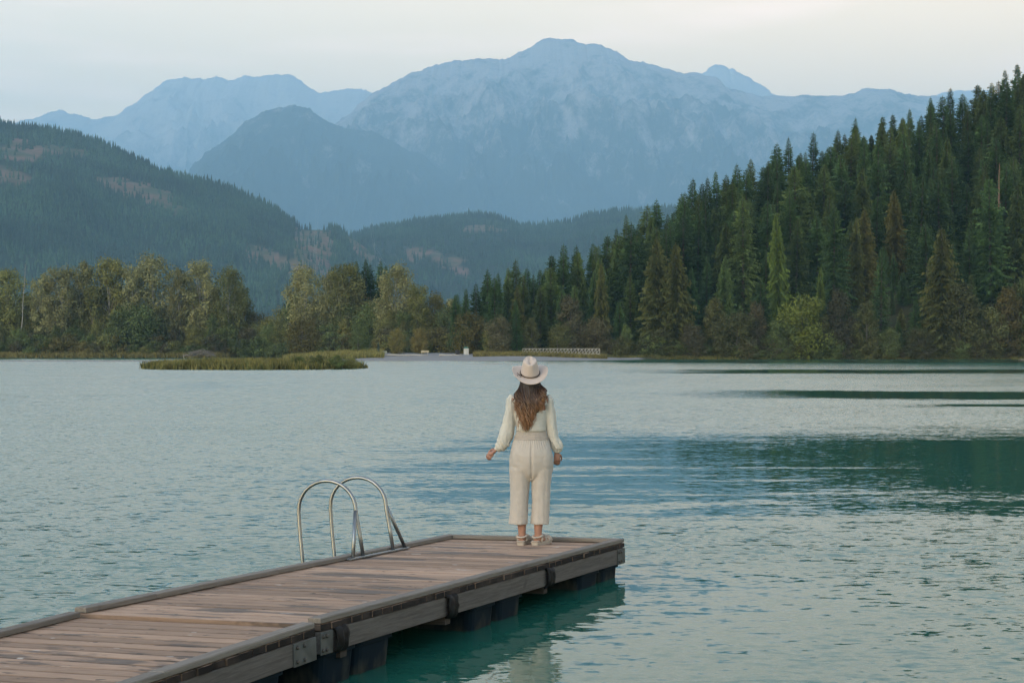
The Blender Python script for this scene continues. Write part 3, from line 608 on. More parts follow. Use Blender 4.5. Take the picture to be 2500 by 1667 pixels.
for (px, py, Y) in SKY:
    p = P(px, py, Y); h = top_height(p.x, Y, py); h = min(44, max(14, h))
    lf = FIR if rr.random() < 0.75 else FIR2; lb = tone(lf) + ' conifer with its tip on the forest skyline, ' + lm(px)
    K_FIR[rr.randrange(6)].put('conifer_tree', (p.x, Y, ground_z(p.x, Y) - 0.2), h, lf, lb, lb, rr.uniform(0.85, 1.3)); placed.append((p.x, Y))
# single trees that can be told apart
SPEC = [('cedar_tree', K_CED[0], 1606, 578, 466, CEDAR, 1.3, 'tall olive yellow cedar, left of the pair low on the right shore'),
        ('cedar_tree', K_CED[1], 1652, 592, 464, CEDAR, 1.15, 'olive yellow cedar, right of the pair low on the right shore'),
        ('cedar_tree', K_CED[2], 1470, 640, 468, CEDAR, 0.85, 'olive green cedar behind the right end of the white footbridge'),
        ('cedar_tree', K_CED[0], 2188, 463, 500, RUST, 1.15, 'rusty brown cedar halfway up the right hillside'),
        ('cedar_tree', K_CED[1], 2112, 508, 490, RUST, 1.1, 'orange brown cedar left of the rusty cedar on the hillside'),
        ('cedar_tree', K_CED[2], 2085, 528, 487, CEDAR, 1.0, 'yellow green cedar touching the orange brown cedar'),
        ('cedar_tree', K_CED[1], 2302, 553, 466, CEDAR, 1.25, 'big olive cedar with bare reddish top near the water, far right'),
        ('cedar_tree', K_CED[0], 1904, 518, 476, LIME, 0.75, 'bright green narrow cedar amid dark firs, right of centre hillside'),
        ('cedar_tree', K_CED[2], 2004, 648, 467, LIME, 0.7, 'small yellow green conifer low on the right hillside'),
        ('conifer_tree', K_FIR[4], 1815, 470, 482, FIR2, 1.0, 'large tiered brownish green fir left of the bright cedar'),
        ('conifer_tree', K_FIR[2], 2035, 500, 478, FIR, 1.0, 'large dark fir between the bright cedar and the orange cedar'),
        ('conifer_tree', K_FIR[2], 2420, 430, 480, FIR, 1.1, 'massive dark fir at the right edge of the photo'),
        ('conifer_tree', K_FIR[0], 1262, 730, 462, FIR, 0.9, 'small dark fir in front of the forest left of the footbridge'),
        ('conifer_tree', K_FIR[0], 1452, 660, 470, FIR, 0.9, 'dark blue green fir behind the middle of the white footbridge'),
        ('conifer_tree', K_FIR[5], 2150, 600, 470, FIR, 0.9, 'slim dark fir in front of the orange brown cedar'),
        ('conifer_tree', K_FIR[5], 924, 833, 452, BLUE, 1.0, 'little blue spruce on the beach beside the left bench')]
for (nm, kd, px, py, Y, lf, wd, lab) in SPEC:
    p = P(px, py, Y); h = max(3, top_height(p.x, Y, py)); kd.put(nm, (p.x, Y, ground_z(p.x, Y) - 0.1), h, lf, lab, None, wd); placed.append((p.x, Y))
L_MID = 'dark green conifer packed inside the forest on the right hillside'
L_LOW = 'dark green conifer in the front rows of the right shore forest'
tries = n_f = 0
while tries < 6000 and n_f < 225:
    tries += 1
    px = rr.uniform(1110, 2590) if rr.random() < 0.3 else rr.uniform(1500, 2590)
    Y = rr.uniform(466, 556) if px > 1560 else rr.uniform(466, 500)
    x = (px - 1250) / FPX * Y
    yr = float(np.interp(x, [0, 41, 79, 160], [495, 506, 536, 566]))
    if Y > yr or not clear_of(x, Y, 5.0): continue
    lim = float(np.interp(px, [q[0] for q in SKY], [q[1] for q in SKY])) + 14
    h = rr.uniform(19, 36); h = min(h, top_height(x, Y, lim))
    if Y < 476: h = min(h, rr.uniform(13, 26))
    if h < 10: continue
    hit = [s for s in SPEC if abs(px - s[2]) < 38 and Y < s[4] - 1]
    if hit: h = min(h, rr.uniform(8, 13))
    k = rr.randrange(7); low = Y < 480
    kd, lf = (K_CED[rr.randrange(3)], (CEDAR if rr.random() < 0.4 and Y < 490 else FIR2)) if k == 6 else (K_FIR[k], FIR if rr.random() < 0.66 else FIR2)
    lb = tone(lf) + (' conifer in the front rows of the shore forest, ' if low else ' conifer inside the hillside forest, ') + lm(px)
    kd.put('conifer_tree', (x, Y, ground_z(x, Y) - 0.2), h, lf, lb, lb, rr.uniform(0.9, 1.45)); placed.append((x, Y)); n_f += 1
# standing dead trunks among the conifers
DEAD = simple('dead_wood', (0.20, 0.165, 0.135), (0.30, 0.26, 0.22), scale=4, stretch=(3, 3, 0.5))
def snag(px, pt, Y, label, lean=0.0, r=0.16, twigs=14, h=None, mat=DEAD):
    p = P(px, pt, Y); z0 = ground_z(p.x, Y) - 0.3; H = (h or p.z - z0); rd = random.Random(int(px)); m = MB(); z0 = p.z - H
    m.tube([(lean * k / 6 + 0.12 * rd.uniform(-1, 1), 0, H * k / 6) for k in range(7)], [r * (1 - 0.8 * k / 6) for k in range(7)], 6)
    o = empty('dead_tree', (p.x - lean, Y, z0), 0, label, 'tree'); m.build('trunk', mat, o)
    b = MB()
    for k in range(twigs):
        z = H * rd.uniform(0.35, 0.97); a = rd.uniform(0, 6.28); L = rd.uniform(0.5, 1.8) * (1.2 - z / H); c0 = Vector((lean * z / H, 0, z))
        b.tube([c0, c0 + Vector((math.cos(a) * L * .6, math.sin(a) * L * .6, 0.1)), c0 + Vector((math.cos(a) * L, math.sin(a) * L, 0.35 * L))], [0.05, 0.035, 0.012], 4)
    if twigs: tag(b.build('branch', mat, o), kind='stuff')
    return o
snag(2440, 398, 490, 'reddish dead trunk standing among dark firs at far right', 0.3, 0.3, 40, h=22, mat=simple('red_dead_wood', (0.16, 0.09, 0.065), (0.22, 0.14, 0.1)))
snag(2152, 400, 512, 'thin grey dead trunk leaning halfway up the right hillside', -0.9, 0.2, 10, h=16)
snag(62, 645, 588, 'pale bare tree trunk showing among the left cottonwoods', 1.6, 0.2, 40, h=27, mat=PALEBARK)

# ---- shoreline alders and brush along the right shore
BR = [(1218, 772, 458, K_RND, BROWNL, 'tan brown leafy tree in front of the forest beside the footbridge'), (1300, 775, 464, K_CONE, OLIVED, 'olive leafy tree behind the left part of the white footbridge'), (1395, 720, 466, K_CONE, BROWNL, 'brownish thin crowned tree among the firs left of centre'), (1370, 790, 464, K_RND, OLIVED, 'rounded olive tree behind the white footbridge'),
      (1455, 775, 464, K_RND, BROWNL, 'brown leafed tree at the right end of the white footbridge'), (1530, 790, 460, K_CONE, GREENL, 'green leafy tree at the water just right of the footbridge'), (1615, 800, 460, K_RND, OLIVED, 'olive tree at the water below the paired cedars'), (1690, 790, 460, K_RND, BROWNL, 'brown leafed tree at the water, right of the paired cedars'),
      (1745, 725, 463, K_CONE, OLIVED, 'tall olive grey leafy tree at the water, right shore'), (1800, 760, 461, K_RND, OLIVED, 'broad olive grey tree right of the tall olive grey tree'), (1846, 735, 463, K_CONE, BROWNL, 'bare looking brown tree under the tiered fir'), (1905, 780, 460, K_RND, GREENL, 'dark green leafy tree under the bright cedar'), (1966, 722, 462, K_RND, YELLOW, 'small bright yellow green maple low on the right shore'),
      (2010, 770, 461, K_CONE, OLIVED, 'olive brush tree right of the yellow green maple'), (2052, 705, 463, K_CONE, BROWNL, 'brown thin crowned tree under the orange cedar'), (2115, 735, 461, K_CONE, OLIVED, 'pale olive leafy tree at the water under the rusty cedar'), (2170, 800, 460, K_RND, GREENL, 'low dark green tree at the water, right of the pale olive tree'), (2240, 800, 460, K_RND, OLIVED, 'olive tree at the foot of the big olive cedar'),
      (2345, 690, 462, K_CONE, OLIVED, 'tall olive leafy tree right of the big olive cedar'), (2400, 740, 461, K_RND, OLIVED, 'broad olive tree at the water near the right edge'), (2462, 700, 462, K_CONE, GOLD, 'yellow olive tree at the water near the right edge'), (2510, 660, 463, K_CONE, GREENL, 'yellowish green tree cut by the right edge of the photo')]
for i, (px, py, Y, kd, lf, lab) in enumerate(BR):
    p = P(px, py, Y); gz = ground_z(p.x, Y); kd[i % len(kd)].put('leafy_tree', (p.x, Y, gz - 0.1), max(4, p.z - gz), lf, lab, None, rr.uniform(0.85, 1.1)); placed.append((p.x, Y))
for i in range(64):
    px = 1480 + (2560 - 1480) * (i + rr.random()) / 64; Y = rr.uniform(458.5, 462); x = (px - 1250) / FPX * Y
    Y = max(Y, shore_y(x) + 1.2)
    lf = rr.choice([GREENL, OLIVED, GREENL, BROWNL, OLIVED, OLIVED]); lb = 'low ' + tone(lf) + ' shrub at the right shore waterline, ' + lm(px).replace('above', 'below').replace('behind', 'right of')
    K_BSH[rr.randrange(4)].put('shrub', (x, Y, ground_z(x, Y) - 0.15), rr.uniform(2.2, 6.0), lf, lb, lb, rr.uniform(0.9, 1.3), cat='shrub')

# ---- cottonwoods, willows and brush on the left shore
def lm2(px):
    for lim_, ph in ((110, 'near the pale bare trunk'), (300, 'below the rounded dark cottonwood'), (450, 'below the tallest cottonwood'), (600, 'below the pointed cottonwood'), (690, 'in the gap between the clumps'), (900, 'below the centre clump'), (1060, 'behind the benches')):
        if px < lim_: return ph
    return 'left of the golden maple'
def deep(px): return 590.0 if px < 640 else lerp(590, 520, sm(640, 1000, px))
TALL = [(20, 654, K_POP[0], OLIVE, 1.1, 'dark olive cottonwood at the left edge'), (100, 665, K_POP[3], SILVER, 0.9, 'thin crowned grey cottonwood beside the pale bare trunk'), (149, 648, K_POP[1], SILVER, 1.0, 'grey green cottonwood, second from the left edge'), (206, 636, K_POP[3], SILVER, 0.9, 'pale narrow cottonwood left of the rounded dark one'), (268, 626, K_POP[0], OLIVE, 1.0, 'rounded dark olive cottonwood left of the tallest one'), (325, 645, K_POP[1], SILVER, 0.8, 'thin grey cottonwood touching the tallest one'),
        (378, 618, K_POP[2], SILVER, 1.0, 'tallest cottonwood with a broad round top on the left shore'), (438, 652, K_POP[3], SILVER, 0.75, 'thin pale cottonwood between the tallest and the pointed one'), (488, 633, K_POP[1], SILVER, 1.0, 'pointed grey cottonwood right of the tallest one'), (560, 648, K_POP[2], OLIVE, 0.85, 'leaning cottonwood with gaps beside the open sky gap'), (230, 700, K_POP[0], OLIVE, 0.9, 'shorter olive cottonwood in front of the pale narrow one'), (520, 700, K_POP[3], SILVER, 0.9, 'shorter pale cottonwood in front of the leaning one'),
        (743, 645, K_POP[2], SILVER, 1.0, 'broad pale cottonwood, left one of the centre clump'), (802, 662, K_POP[3], SILVER, 0.95, 'narrow pale cottonwood inside the centre clump'), (846, 640, K_POP[0], OLIVE, 1.0, 'dark olive cottonwood behind the cone shaped pale tree'), (850, 684, K_CONE[0], SILVER, 1.0, 'cone shaped pale green tree in front of the dark firs'), (963, 642, K_POP[2], SILVER, 1.05, 'big rounded cottonwood, right one of the centre clump'), (1022, 693, K_POP[1], OLIVE, 0.9, 'olive cottonwood stepping down right of the centre clump'), (1106, 730, K_CONE[1], SILVER, 0.9, 'small pale tree in the gap before the right forest')]
for (px, py, kd, lf, wd, lab) in TALL:
    Y = deep(px) + rr.uniform(-4, 4); p = P(px, py, Y); gz = ground_z(p.x, Y); kd.put('cottonwood_tree', (p.x, Y, gz - 0.1), p.z - gz, lf, lab, None, wd)
for (px, py) in ((872, 640), (890, 636), (908, 648), (924, 640), (940, 652), (1010, 720)):
    Y = 556; p = P(px, py, Y); K_FIR[rr.randrange(6)].put('conifer_tree', (p.x, Y, ground_z(p.x, Y) - 0.1), p.z - 1, FIR, 'dark fir standing amid the centre clump of cottonwoods', 'firs in the centre clump', 0.85)
UND = [(1146, 762, 470, K_RND[0], GOLD, 1.15, 'broad golden olive maple beside the white kiosk'), (969, 800, 470, K_RND[1], GOLD, 0.75, 'round golden olive tree behind the left bench'), (1024, 798, 470, K_RND[2], GOLD, 0.75, 'round golden olive tree behind the right bench'), (1195, 800, 466, K_RND[3], OLIVE, 0.8, 'low olive tree right of the golden maple'),
       (740, 770, 500, K_RND[2], GOLD, 1.0, 'yellowing round tree behind the beach, left of the benches'), (880, 790, 480, K_RND[3], GREENL, 0.8, 'dark green round tree behind the beach grass'), (300, 760, 582, K_RND[0], GREENL, 1.0, 'deep green rounded tree in front of the tall cottonwoods'), (330, 740, 584, K_RND[1], GREENL, 1.0, 'deep green domed tree below the tallest cottonwood')]
for (px, py, Y, kd, lf, wd, lab) in UND:
    p = P(px, py, Y); gz = ground_z(p.x, Y); kd.put('leafy_tree', (p.x, Y, gz - 0.1), max(3, p.z - gz), lf, lab, None, wd)
for i in range(74):
    px = -60 + 1160 * (i + rr.random()) / 74; row = i % 3
    Y = deep(px) - 2 + (0, 9, 18)[row] - (8 if px > 640 else 4); py = (788, 752, 722)[row] + rr.uniform(-16, 18) + 10 * math.sin(px * 0.02)
    if 590 < px < 650: py += 24
    p = P(px, py, Y); gz = ground_z(p.x, Y); lf = rr.choice([OLIVE, OLIVE, GREENL, BROWNL, GOLD, OLIVE, GREENL] if px < 600 else [OLIVE, GOLD, GREENL, OLIVE, BROWNL, GOLD])
    lb = ('front row ', 'middle row ', 'back row ')[row] + tone(lf) + ' leafy tree of the left thicket, ' + lm2(px)
    rr.choice(K_RND + K_CONE).put('leafy_tree', (p.x, Y, gz - 0.1), p.z - gz, lf, lb, lb, rr.uniform(0.75, 1.0))
for i in range(70):
    px = -50 + 1160 * (i + rr.random()) / 70; Y = deep(px) - rr.uniform(8, 14) - (10 if px > 640 else 0); x = (px - 1250) / FPX * Y; Y = max(Y, shore_y(x) + 2)
    lf = rr.choice([OLIVE, GREENL, GREENL, GOLD, BROWNL]); lb = 'low ' + tone(lf) + ' shrub at the foot of the left trees, ' + lm2(px)
    K_BSH[rr.randrange(4)].put('shrub', (x, Y, ground_z(x, Y) - 0.1), rr.uniform(3.0, 7.5), lf, lb, lb, rr.uniform(0.9, 1.3), cat='shrub')

# ---- marsh grass
GRASS = leaf_mat('marsh_grass', (0.080, 0.086, 0.024), (0.180, 0.150, 0.052), None, trans=0.15)
DRYGRASS = leaf_mat('dry_marsh_grass', (0.135, 0.118, 0.036), (0.250, 0.205, 0.075), None, trans=0.15)
def grass(name, pts, hmin, hmax, mat, label, w=0.12, seed=0):
    rg = np.random.default_rng(seed); p = np.array(pts); n = len(p); h = hmin + (hmax - hmin) * rg.random(n) ** 1.3
    nb = 4; V = np.zeros((n, nb * 3, 3)); 
    for b in range(nb):
        a = rg.random(n) * 6.283; le = h * (0.15 + 0.3 * rg.random(n)); o = rg.random((n, 2)) * 0.5 - 0.25; hh = h * (0.6 + 0.4 * rg.random(n))
        for q, sg in ((0, -1), (1, 1)):
            V[:, b * 3 + q, 0] = p[:, 0] + o[:, 0] + sg * w * np.cos(a); V[:, b * 3 + q, 1] = p[:, 1] + o[:, 1] + sg * w * np.sin(a); V[:, b * 3 + q, 2] = p[:, 2] - 0.05
        V[:, b * 3 + 2, 0] = p[:, 0] + o[:, 0] + le * np.sin(a * 3); V[:, b * 3 + 2, 1] = p[:, 1] + o[:, 1] + le * np.cos(a * 3); V[:, b * 3 + 2, 2] = p[:, 2] + hh
    F = np.arange(n * nb * 3).reshape(-1, 3)
    o = ob(name, mk_np(name, V.reshape(-1, 3), F), mat); tag(o, label, 'grass', kind='stuff'); return o
def in_poly(poly, n, rd, cz):
    xs_ = [p[0] for p in poly]; ys_ = [p[1] for p in poly]; out = []
    cx, cy_ = sum(xs_) / len(xs_), sum(ys_) / len(ys_)
    while len(out) < n:
        k = rd.randrange(len(poly)); t = math.sqrt(rd.random()) * 0.97; x, y = lerp(cx, poly[k][0], t), lerp(cy_, poly[k][1], t)
        x += rd.uniform(-.6, .6) * t; y += rd.uniform(-1, 1) * t
        out.append((x, y, cz(t)))
    return out
rg_ = random.Random(5)
grass('marsh_grass', in_poly(ISLE, 9000, rg_, lambda t: 0.42 * (1 - t ** 3)), 0.45, 1.15, GRASS, 'green and tan grass covering the low island', seed=1)
def strip(px0, px1, y0, y1, n, seed):
    rd = random.Random(seed); out = []
    while len(out) < n:
        Y = rd.uniform(y0, y1); px = rd.uniform(px0, px1); x = (px - 1250) / FPX * Y
        if Y > shore_y(x) + 0.4: out.append((x, Y, ground_z(x, Y)))
    return out
grass('shore_grass', strip(-60, 560, 545, 590, 9000, 3), 0.6, 2.0, DRYGRASS, 'tan grass along the left shore below the trees', seed=2, w=0.2)
grass('shore_grass', strip(420, 935, 425, 500, 7000, 4), 0.6, 1.7, GRASS, 'green grass on the beach behind the island', seed=3, w=0.18)
grass('shore_grass', strip(1158, 1480, 436, 470, 7000, 5), 0.4, 1.25, DRYGRASS, 'tan and green grass bank in front of the white footbridge', seed=4, w=0.16)
grass('shore_grass', strip(1440, 2560, 456, 464, 7000, 6), 0.3, 1.0, GRASS, 'green grass along the waterline of the right shore', seed=5, w=0.15)
for (px, Y, h, lf, lab) in ((820, 212, 1.3, GREENL, 'dark green shrub at the right end of the island'), (858, 214, 1.1, OLIVE, 'small olive shrub on the right tip of the island'), (776, 211, 1.3, GREENL, 'dark green shrub right of the middle of the island'), (730, 210, 1.2, GREENL, 'dark green shrub at the middle of the island'), (640, 216, 1.0, OLIVE, 'olive shrub left of the middle of the island'), (470, 214, 0.9, OLIVE, 'low olive shrub on the left half of the island')):
    x = (px - 1250) / FPX * Y; K_BSH[int(px) % 4].put('shrub', (x, Y, 0.2), h * 1.15, lf, lab, None, 1.25, cat='shrub')

# ------------------------------------------------------------------ the floating dock and its swim ladder
def wood(name, base, light, dark, rnd=0.18, stain=0.0, rough=0.8, green=None, edge=False):
    """weathered board: grain runs along local X, every board its own tone, dark water stains that cross boards"""
    m, nt, N, L, b = mat_new(name); b.inputs['Roughness'].default_value = rough; b.inputs['Specular IOR Level'].default_value = 0.25
    tcn = N.new('ShaderNodeTexCoord'); oi = N.new('ShaderNodeObjectInfo')
    off = N.new('ShaderNodeVectorMath'); off.operation = 'SCALE'; off.inputs[0].default_value = (37, 91, 53); L.new(oi.outputs['Random'], off.inputs['Scale'])
    ad = N.new('ShaderNodeVectorMath'); L.new(tcn.outputs['Object'], ad.inputs[0]); L.new(off.outputs[0], ad.inputs[1])
    def nz(scale, det, st, src=None, ro=0.55, dist=0.0):
        mp_ = N.new('ShaderNodeMapping'); mp_.inputs['Scale'].default_value = st; n = N.new('ShaderNodeTexNoise'); n.inputs['Scale'].default_value = scale; n.inputs['Detail'].default_value = det; n.inputs['Roughness'].default_value = ro; n.inputs['Distortion'].default_value = dist
        L.new(src or ad.outputs[0], mp_.inputs[0]); L.new(mp_.outputs[0], n.inputs['Vector']); return n.outputs['Fac']
    def rng(v, a, c, lo=0.0, hi=1.0):
        n = N.new('ShaderNodeMapRange'); n.inputs[1].default_value = a; n.inputs[2].default_value = c; n.inputs[3].default_value = lo; n.inputs[4].default_value = hi; L.new(v, n.inputs[0]); return n.outputs[0]
    def mix(f, a, c, mode='MIX'):
        n = N.new('ShaderNodeMix'); n.data_type = 'RGBA'; n.blend_type = mode
        for i, q in ((0, f), (6, a), (7, c)):
            if isinstance(q, (int, float)): n.inputs[i].default_value = q
            elif isinstance(q, tuple): n.inputs[i].default_value = _rgb(q)
            else: L.new(q, n.inputs[i])
        return n.outputs[2]
    grain = nz(9, 6, (0.35, 7, 7), dist=0.6); fine = nz(30, 3, (0.4, 9, 9))
    col = mix(rng(grain, 0.3, 0.7), base, light); col = mix(rng(fine, 0.55, 0.75, 0, 0.55), col, dark)
    knots = nz(3.2, 2, (0.8, 2.4, 1)); col = mix(rng(knots, 0.70, 0.76, 0, 0.8), col, dark)
    if green: col = mix(rng(nz(1.3, 4, (1, 1, 1)), 0.5, 0.75, 0, 0.6), col, green)
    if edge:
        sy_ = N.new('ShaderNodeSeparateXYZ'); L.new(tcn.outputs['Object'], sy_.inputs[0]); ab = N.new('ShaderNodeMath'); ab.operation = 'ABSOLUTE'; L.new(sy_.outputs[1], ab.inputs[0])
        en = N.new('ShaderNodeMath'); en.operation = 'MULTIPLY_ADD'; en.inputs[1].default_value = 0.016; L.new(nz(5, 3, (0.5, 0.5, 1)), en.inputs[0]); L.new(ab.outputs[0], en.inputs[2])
        col = mix(rng(en.outputs[0], 0.062, 0.078, 0, 0.6), col, dark)            # board edges darkened: shade of the gaps painted into the colour
    tone = rng(oi.outputs['Random'], 0, 1, 1 - rnd, 1 + rnd); col = mix(1.0, col, tone, 'MULTIPLY')
    rgh = None
    if stain > 0:
        g = N.new('ShaderNodeNewGeometry'); mp_ = N.new('ShaderNodeMapping'); mp_.inputs['Rotation'].default_value = (0, 0, 0.38); mp_.inputs['Location'].default_value = (3.1, 1.7, 0)
        L.new(g.outputs['Position'], mp_.inputs[0])
        st = nz(1.7, 5, (0.5, 2.3, 1), mp_.outputs[0], 0.62); k = rng(st, 0.56, 0.60, 0, 0.78)
        col = mix(k, col, (0.046, 0.035, 0.028)); rgh = rng(st, 0.545, 0.62, rough, 0.55)
        sp = nz(9, 2, (0.8, 1.6, 1), mp_.outputs[0]); col = mix(rng(sp, 0.67, 0.70, 0, 0.75), col, (0.04, 0.035, 0.03))
        dr = nz(7.5, 2, (0.7, 1.6, 1), off.outputs[0] and mp_.outputs[0]); col = mix(rng(dr, 0.30, 0.27, 0, 0.5), col, (0.55, 0.53, 0.5))
    L.new(col, b.inputs['Base Color'])
    if rgh is not None: L.new(rgh, b.inputs['Roughness'])
    bp = N.new('ShaderNodeBump'); bp.inputs['Strength'].default_value = 0.5; bp.inputs['Distance'].default_value = 0.003; L.new(grain, bp.inputs['Height']); L.new(bp.outputs[0], b.inputs['Normal'])
    return m
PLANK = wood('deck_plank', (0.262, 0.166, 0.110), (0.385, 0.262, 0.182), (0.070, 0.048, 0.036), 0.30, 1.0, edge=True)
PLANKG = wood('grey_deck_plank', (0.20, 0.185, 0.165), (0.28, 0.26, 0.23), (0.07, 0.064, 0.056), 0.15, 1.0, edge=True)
CURB = wood('curb_timber', (0.125, 0.108, 0.090), (0.20, 0.175, 0.148), (0.10, 0.085, 0.075), 0.12, 0.0)
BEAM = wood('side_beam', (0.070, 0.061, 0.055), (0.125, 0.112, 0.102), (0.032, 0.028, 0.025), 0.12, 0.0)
DARKW = wood('wet_dark_timber', (0.03, 0.026, 0.022), (0.06, 0.05, 0.045), (0.015, 0.013, 0.012), 0.3, 0.0)
STEEL = simple('galvanised_plate', (0.060, 0.064, 0.060), (0.095, 0.098, 0.092), scale=9, rough=0.7, metal=0.1)
BOLT = simple('bolt_steel', (0.05, 0.05, 0.046), (0.1, 0.09, 0.08), scale=30, rough=0.5, metal=0.5)
RUBBER = simple('black_rubber', (0.004, 0.004, 0.0045), (0.012, 0.012, 0.012), scale=14, rough=0.6, bump=0.6, bdist=0.01, spec=0.2)
ALU = simple('brushed_aluminium', (0.185, 0.20, 0.205), (0.255, 0.27, 0.275), scale=14, stretch=(1, 1, 0.3), rough=0.38, metal=0.92, bump=0.05)
def float_mat():
    m, nt, N, L, b = mat_new('float_plastic'); b.inputs['Roughness'].default_value = 0.7; b.inputs['Specular IOR Level'].default_value = 0.08
    g = N.new('ShaderNodeNewGeometry'); sp = N.new('ShaderNodeSeparateXYZ'); L.new(g.outputs['Position'], sp.inputs[0])
    n = N.new('ShaderNodeTexNoise'); n.inputs['Scale'].default_value = 7; n.inputs['Detail'].default_value = 6; mp_ = N.new('ShaderNodeMapping'); mp_.inputs['Scale'].default_value = (1.2, 1.2, 0.5); L.new(g.outputs['Position'], mp_.inputs[0]); L.new(mp_.outputs[0], n.inputs['Vector'])
    h = N.new('ShaderNodeMapRange'); h.inputs[1].default_value = 0.02; h.inputs[2].default_value = 0.20; h.inputs[3].default_value = 0.08; h.inputs[4].default_value = -0.16; L.new(sp.outputs[2], h.inputs[0])
    a = N.new('ShaderNodeMath'); L.new(h.outputs[0], a.inputs[0]); L.new(n.outputs['Fac'], a.inputs[1])
    r = N.new('ShaderNodeMapRange'); r.inputs[1].default_value = 0.53; r.inputs[2].default_value = 0.72; r.inputs[4].default_value = 0.75; L.new(a.outputs[0], r.inputs[0])
    k = N.new('ShaderNodeMix'); k.data_type = 'RGBA'; k.inputs[6].default_value = (0.004, 0.011, 0.018, 1); k.inputs[7].default_value = (0.042, 0.044, 0.036, 1); L.new(r.outputs[0], k.inputs[0])
    L.new(k.outputs[2], b.inputs['Base Color']); return m
FLOATM = float_mat()

def section_matrix(x, y, z, yaw, p, r):
    return Matrix.Translation((x, y, z)) @ Matrix.Rotation(yaw, 4, 'Z') @ Matrix.Rotation(p, 4, 'X') @ Matrix.Rotation(r, 4, 'Y')
CURBH, WID, LEN = 0.038, 1.83, 6.16
M_FAR = section_matrix(-2.042, 11.287, CAMZ - 1.675, -0.3751, -0.0179, -0.0154) @ Matrix.Translation((0, 0, -CURBH))
M_NEAR = section_matrix(-2.052, 11.262, CAMZ - 1.692, -0.3868, 0.0150, -0.0185) @ Matrix.Translation((0, 0, -CURBH))
def px_of(M, v):
    w = M @ Vector(v); return 1250 + FPX * w.x / w.y, HOR - FPX * (w.z - CAMZ) / w.y
def u_at(M, px, x=0.915, z=-0.1, lo=-6.0, hi=6.4):
    for _ in range(50):
        mid = (lo + hi) / 2
        if px_of(M, (x, mid, z))[0] < px: lo = mid
        else: hi = mid
    return lo
def on_deck(M, px, py, z=0.0):
    Mi = M.inverted(); o = Mi @ Vector((0, 0, CAMZ)); d = Mi.to_3x3() @ Vector(((px - 1250) / FPX, 1, (HOR - py) / FPX)); t = (z - o.z) / d.z; return o + d * t

def plank_mesh(seed):
    rd = random.Random(seed); n = 7; w, h = 0.0692, 0.019; prof = [(-w, -h), (w, -h), (w, h - 0.004), (w - 0.004, h), (-w + 0.004, h), (-w, h - 0.004)]
    m = MB(); vs_ = []; fs_ = []
    for i in range(n):
        x = -WID / 2 + WID * i / (n - 1); dy = 0.0015 * rd.uniform(-1, 1); dz = 0.0015 * rd.uniform(-1, 1)
        for (py_, pz) in prof: vs_.append((x, py_ + dy, pz + dz))
    for i in range(n - 1):
        for k in range(6): fs_.append((i * 6 + k, i * 6 + (k + 1) % 6, (i + 1) * 6 + (k + 1) % 6, (i + 1) * 6 + k))
    fs_.append(tuple(reversed(range(6)))); fs_.append(tuple((n - 1) * 6 + k for k in range(6)))
    m.add(vs_, fs_); me_ = m.mesh('plank'); return me_
PM = [plank_mesh(i) for i in range(5)]; PMG = [plank_mesh(9 + i) for i in range(3)]
ENDG = simple('shaded_end_grain', (0.008, 0.006, 0.005), (0.050, 0.036, 0.029), scale=5, detail=5, coord='Position', rough=0.9, lo=0.45, hi=0.75)  # plank ends near black: shade of the dock side put into their colour
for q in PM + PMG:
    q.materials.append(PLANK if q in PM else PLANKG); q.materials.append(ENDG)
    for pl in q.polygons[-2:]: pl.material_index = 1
rdk = random.Random(77)

def timber(name, root, mat, x0, x1, y0, y1, z0, z1, bev=0.006, axis='y'):
    """a squared timber whose grain runs along its length (local X of its mesh)"""
    if axis == 'y':
        m = MB().box((0, 0, 0), (y1 - y0, x1 - x0, z1 - z0), 0, bev); rot = (0, 0, math.pi / 2)
    else:
        m = MB().box((0, 0, 0), (x1 - x0, y1 - y0, z1 - z0), 0, bev); rot = (0, 0, 0)
    return m.build(name, mat, root, False, ((x0 + x1) / 2, (y0 + y1) / 2, (z0 + z1) / 2), rot)
def bolt(root, p, nx=1):
    m = MB(); m.rings([(0, 0, 0, 0.013, 0.013), (0, 0, 0.010, 0.012, 0.012), (0, 0, 0.013, 0.007, 0.007)], 8)
    return m.build('bolt', BOLT, root, True, p, (0, math.pi / 2 * nx, 0))
def plate(root, x, u0, u1, z0, z1):
    o = MB().box((0, 0, 0), (0.008, u1 - u0, z1 - z0), 0, 0.002).build('steel_plate', STEEL, root, False, (x, (u0 + u1) / 2, (z0 + z1) / 2))
    L = (u1 - u0) / 2; H = (z1 - z0) / 2
    for du in (-L * 0.72, -L * 0.1):
        for dz in (-H * 0.6, H * 0.6): bolt(o, (0.004, du, dz))
    return o
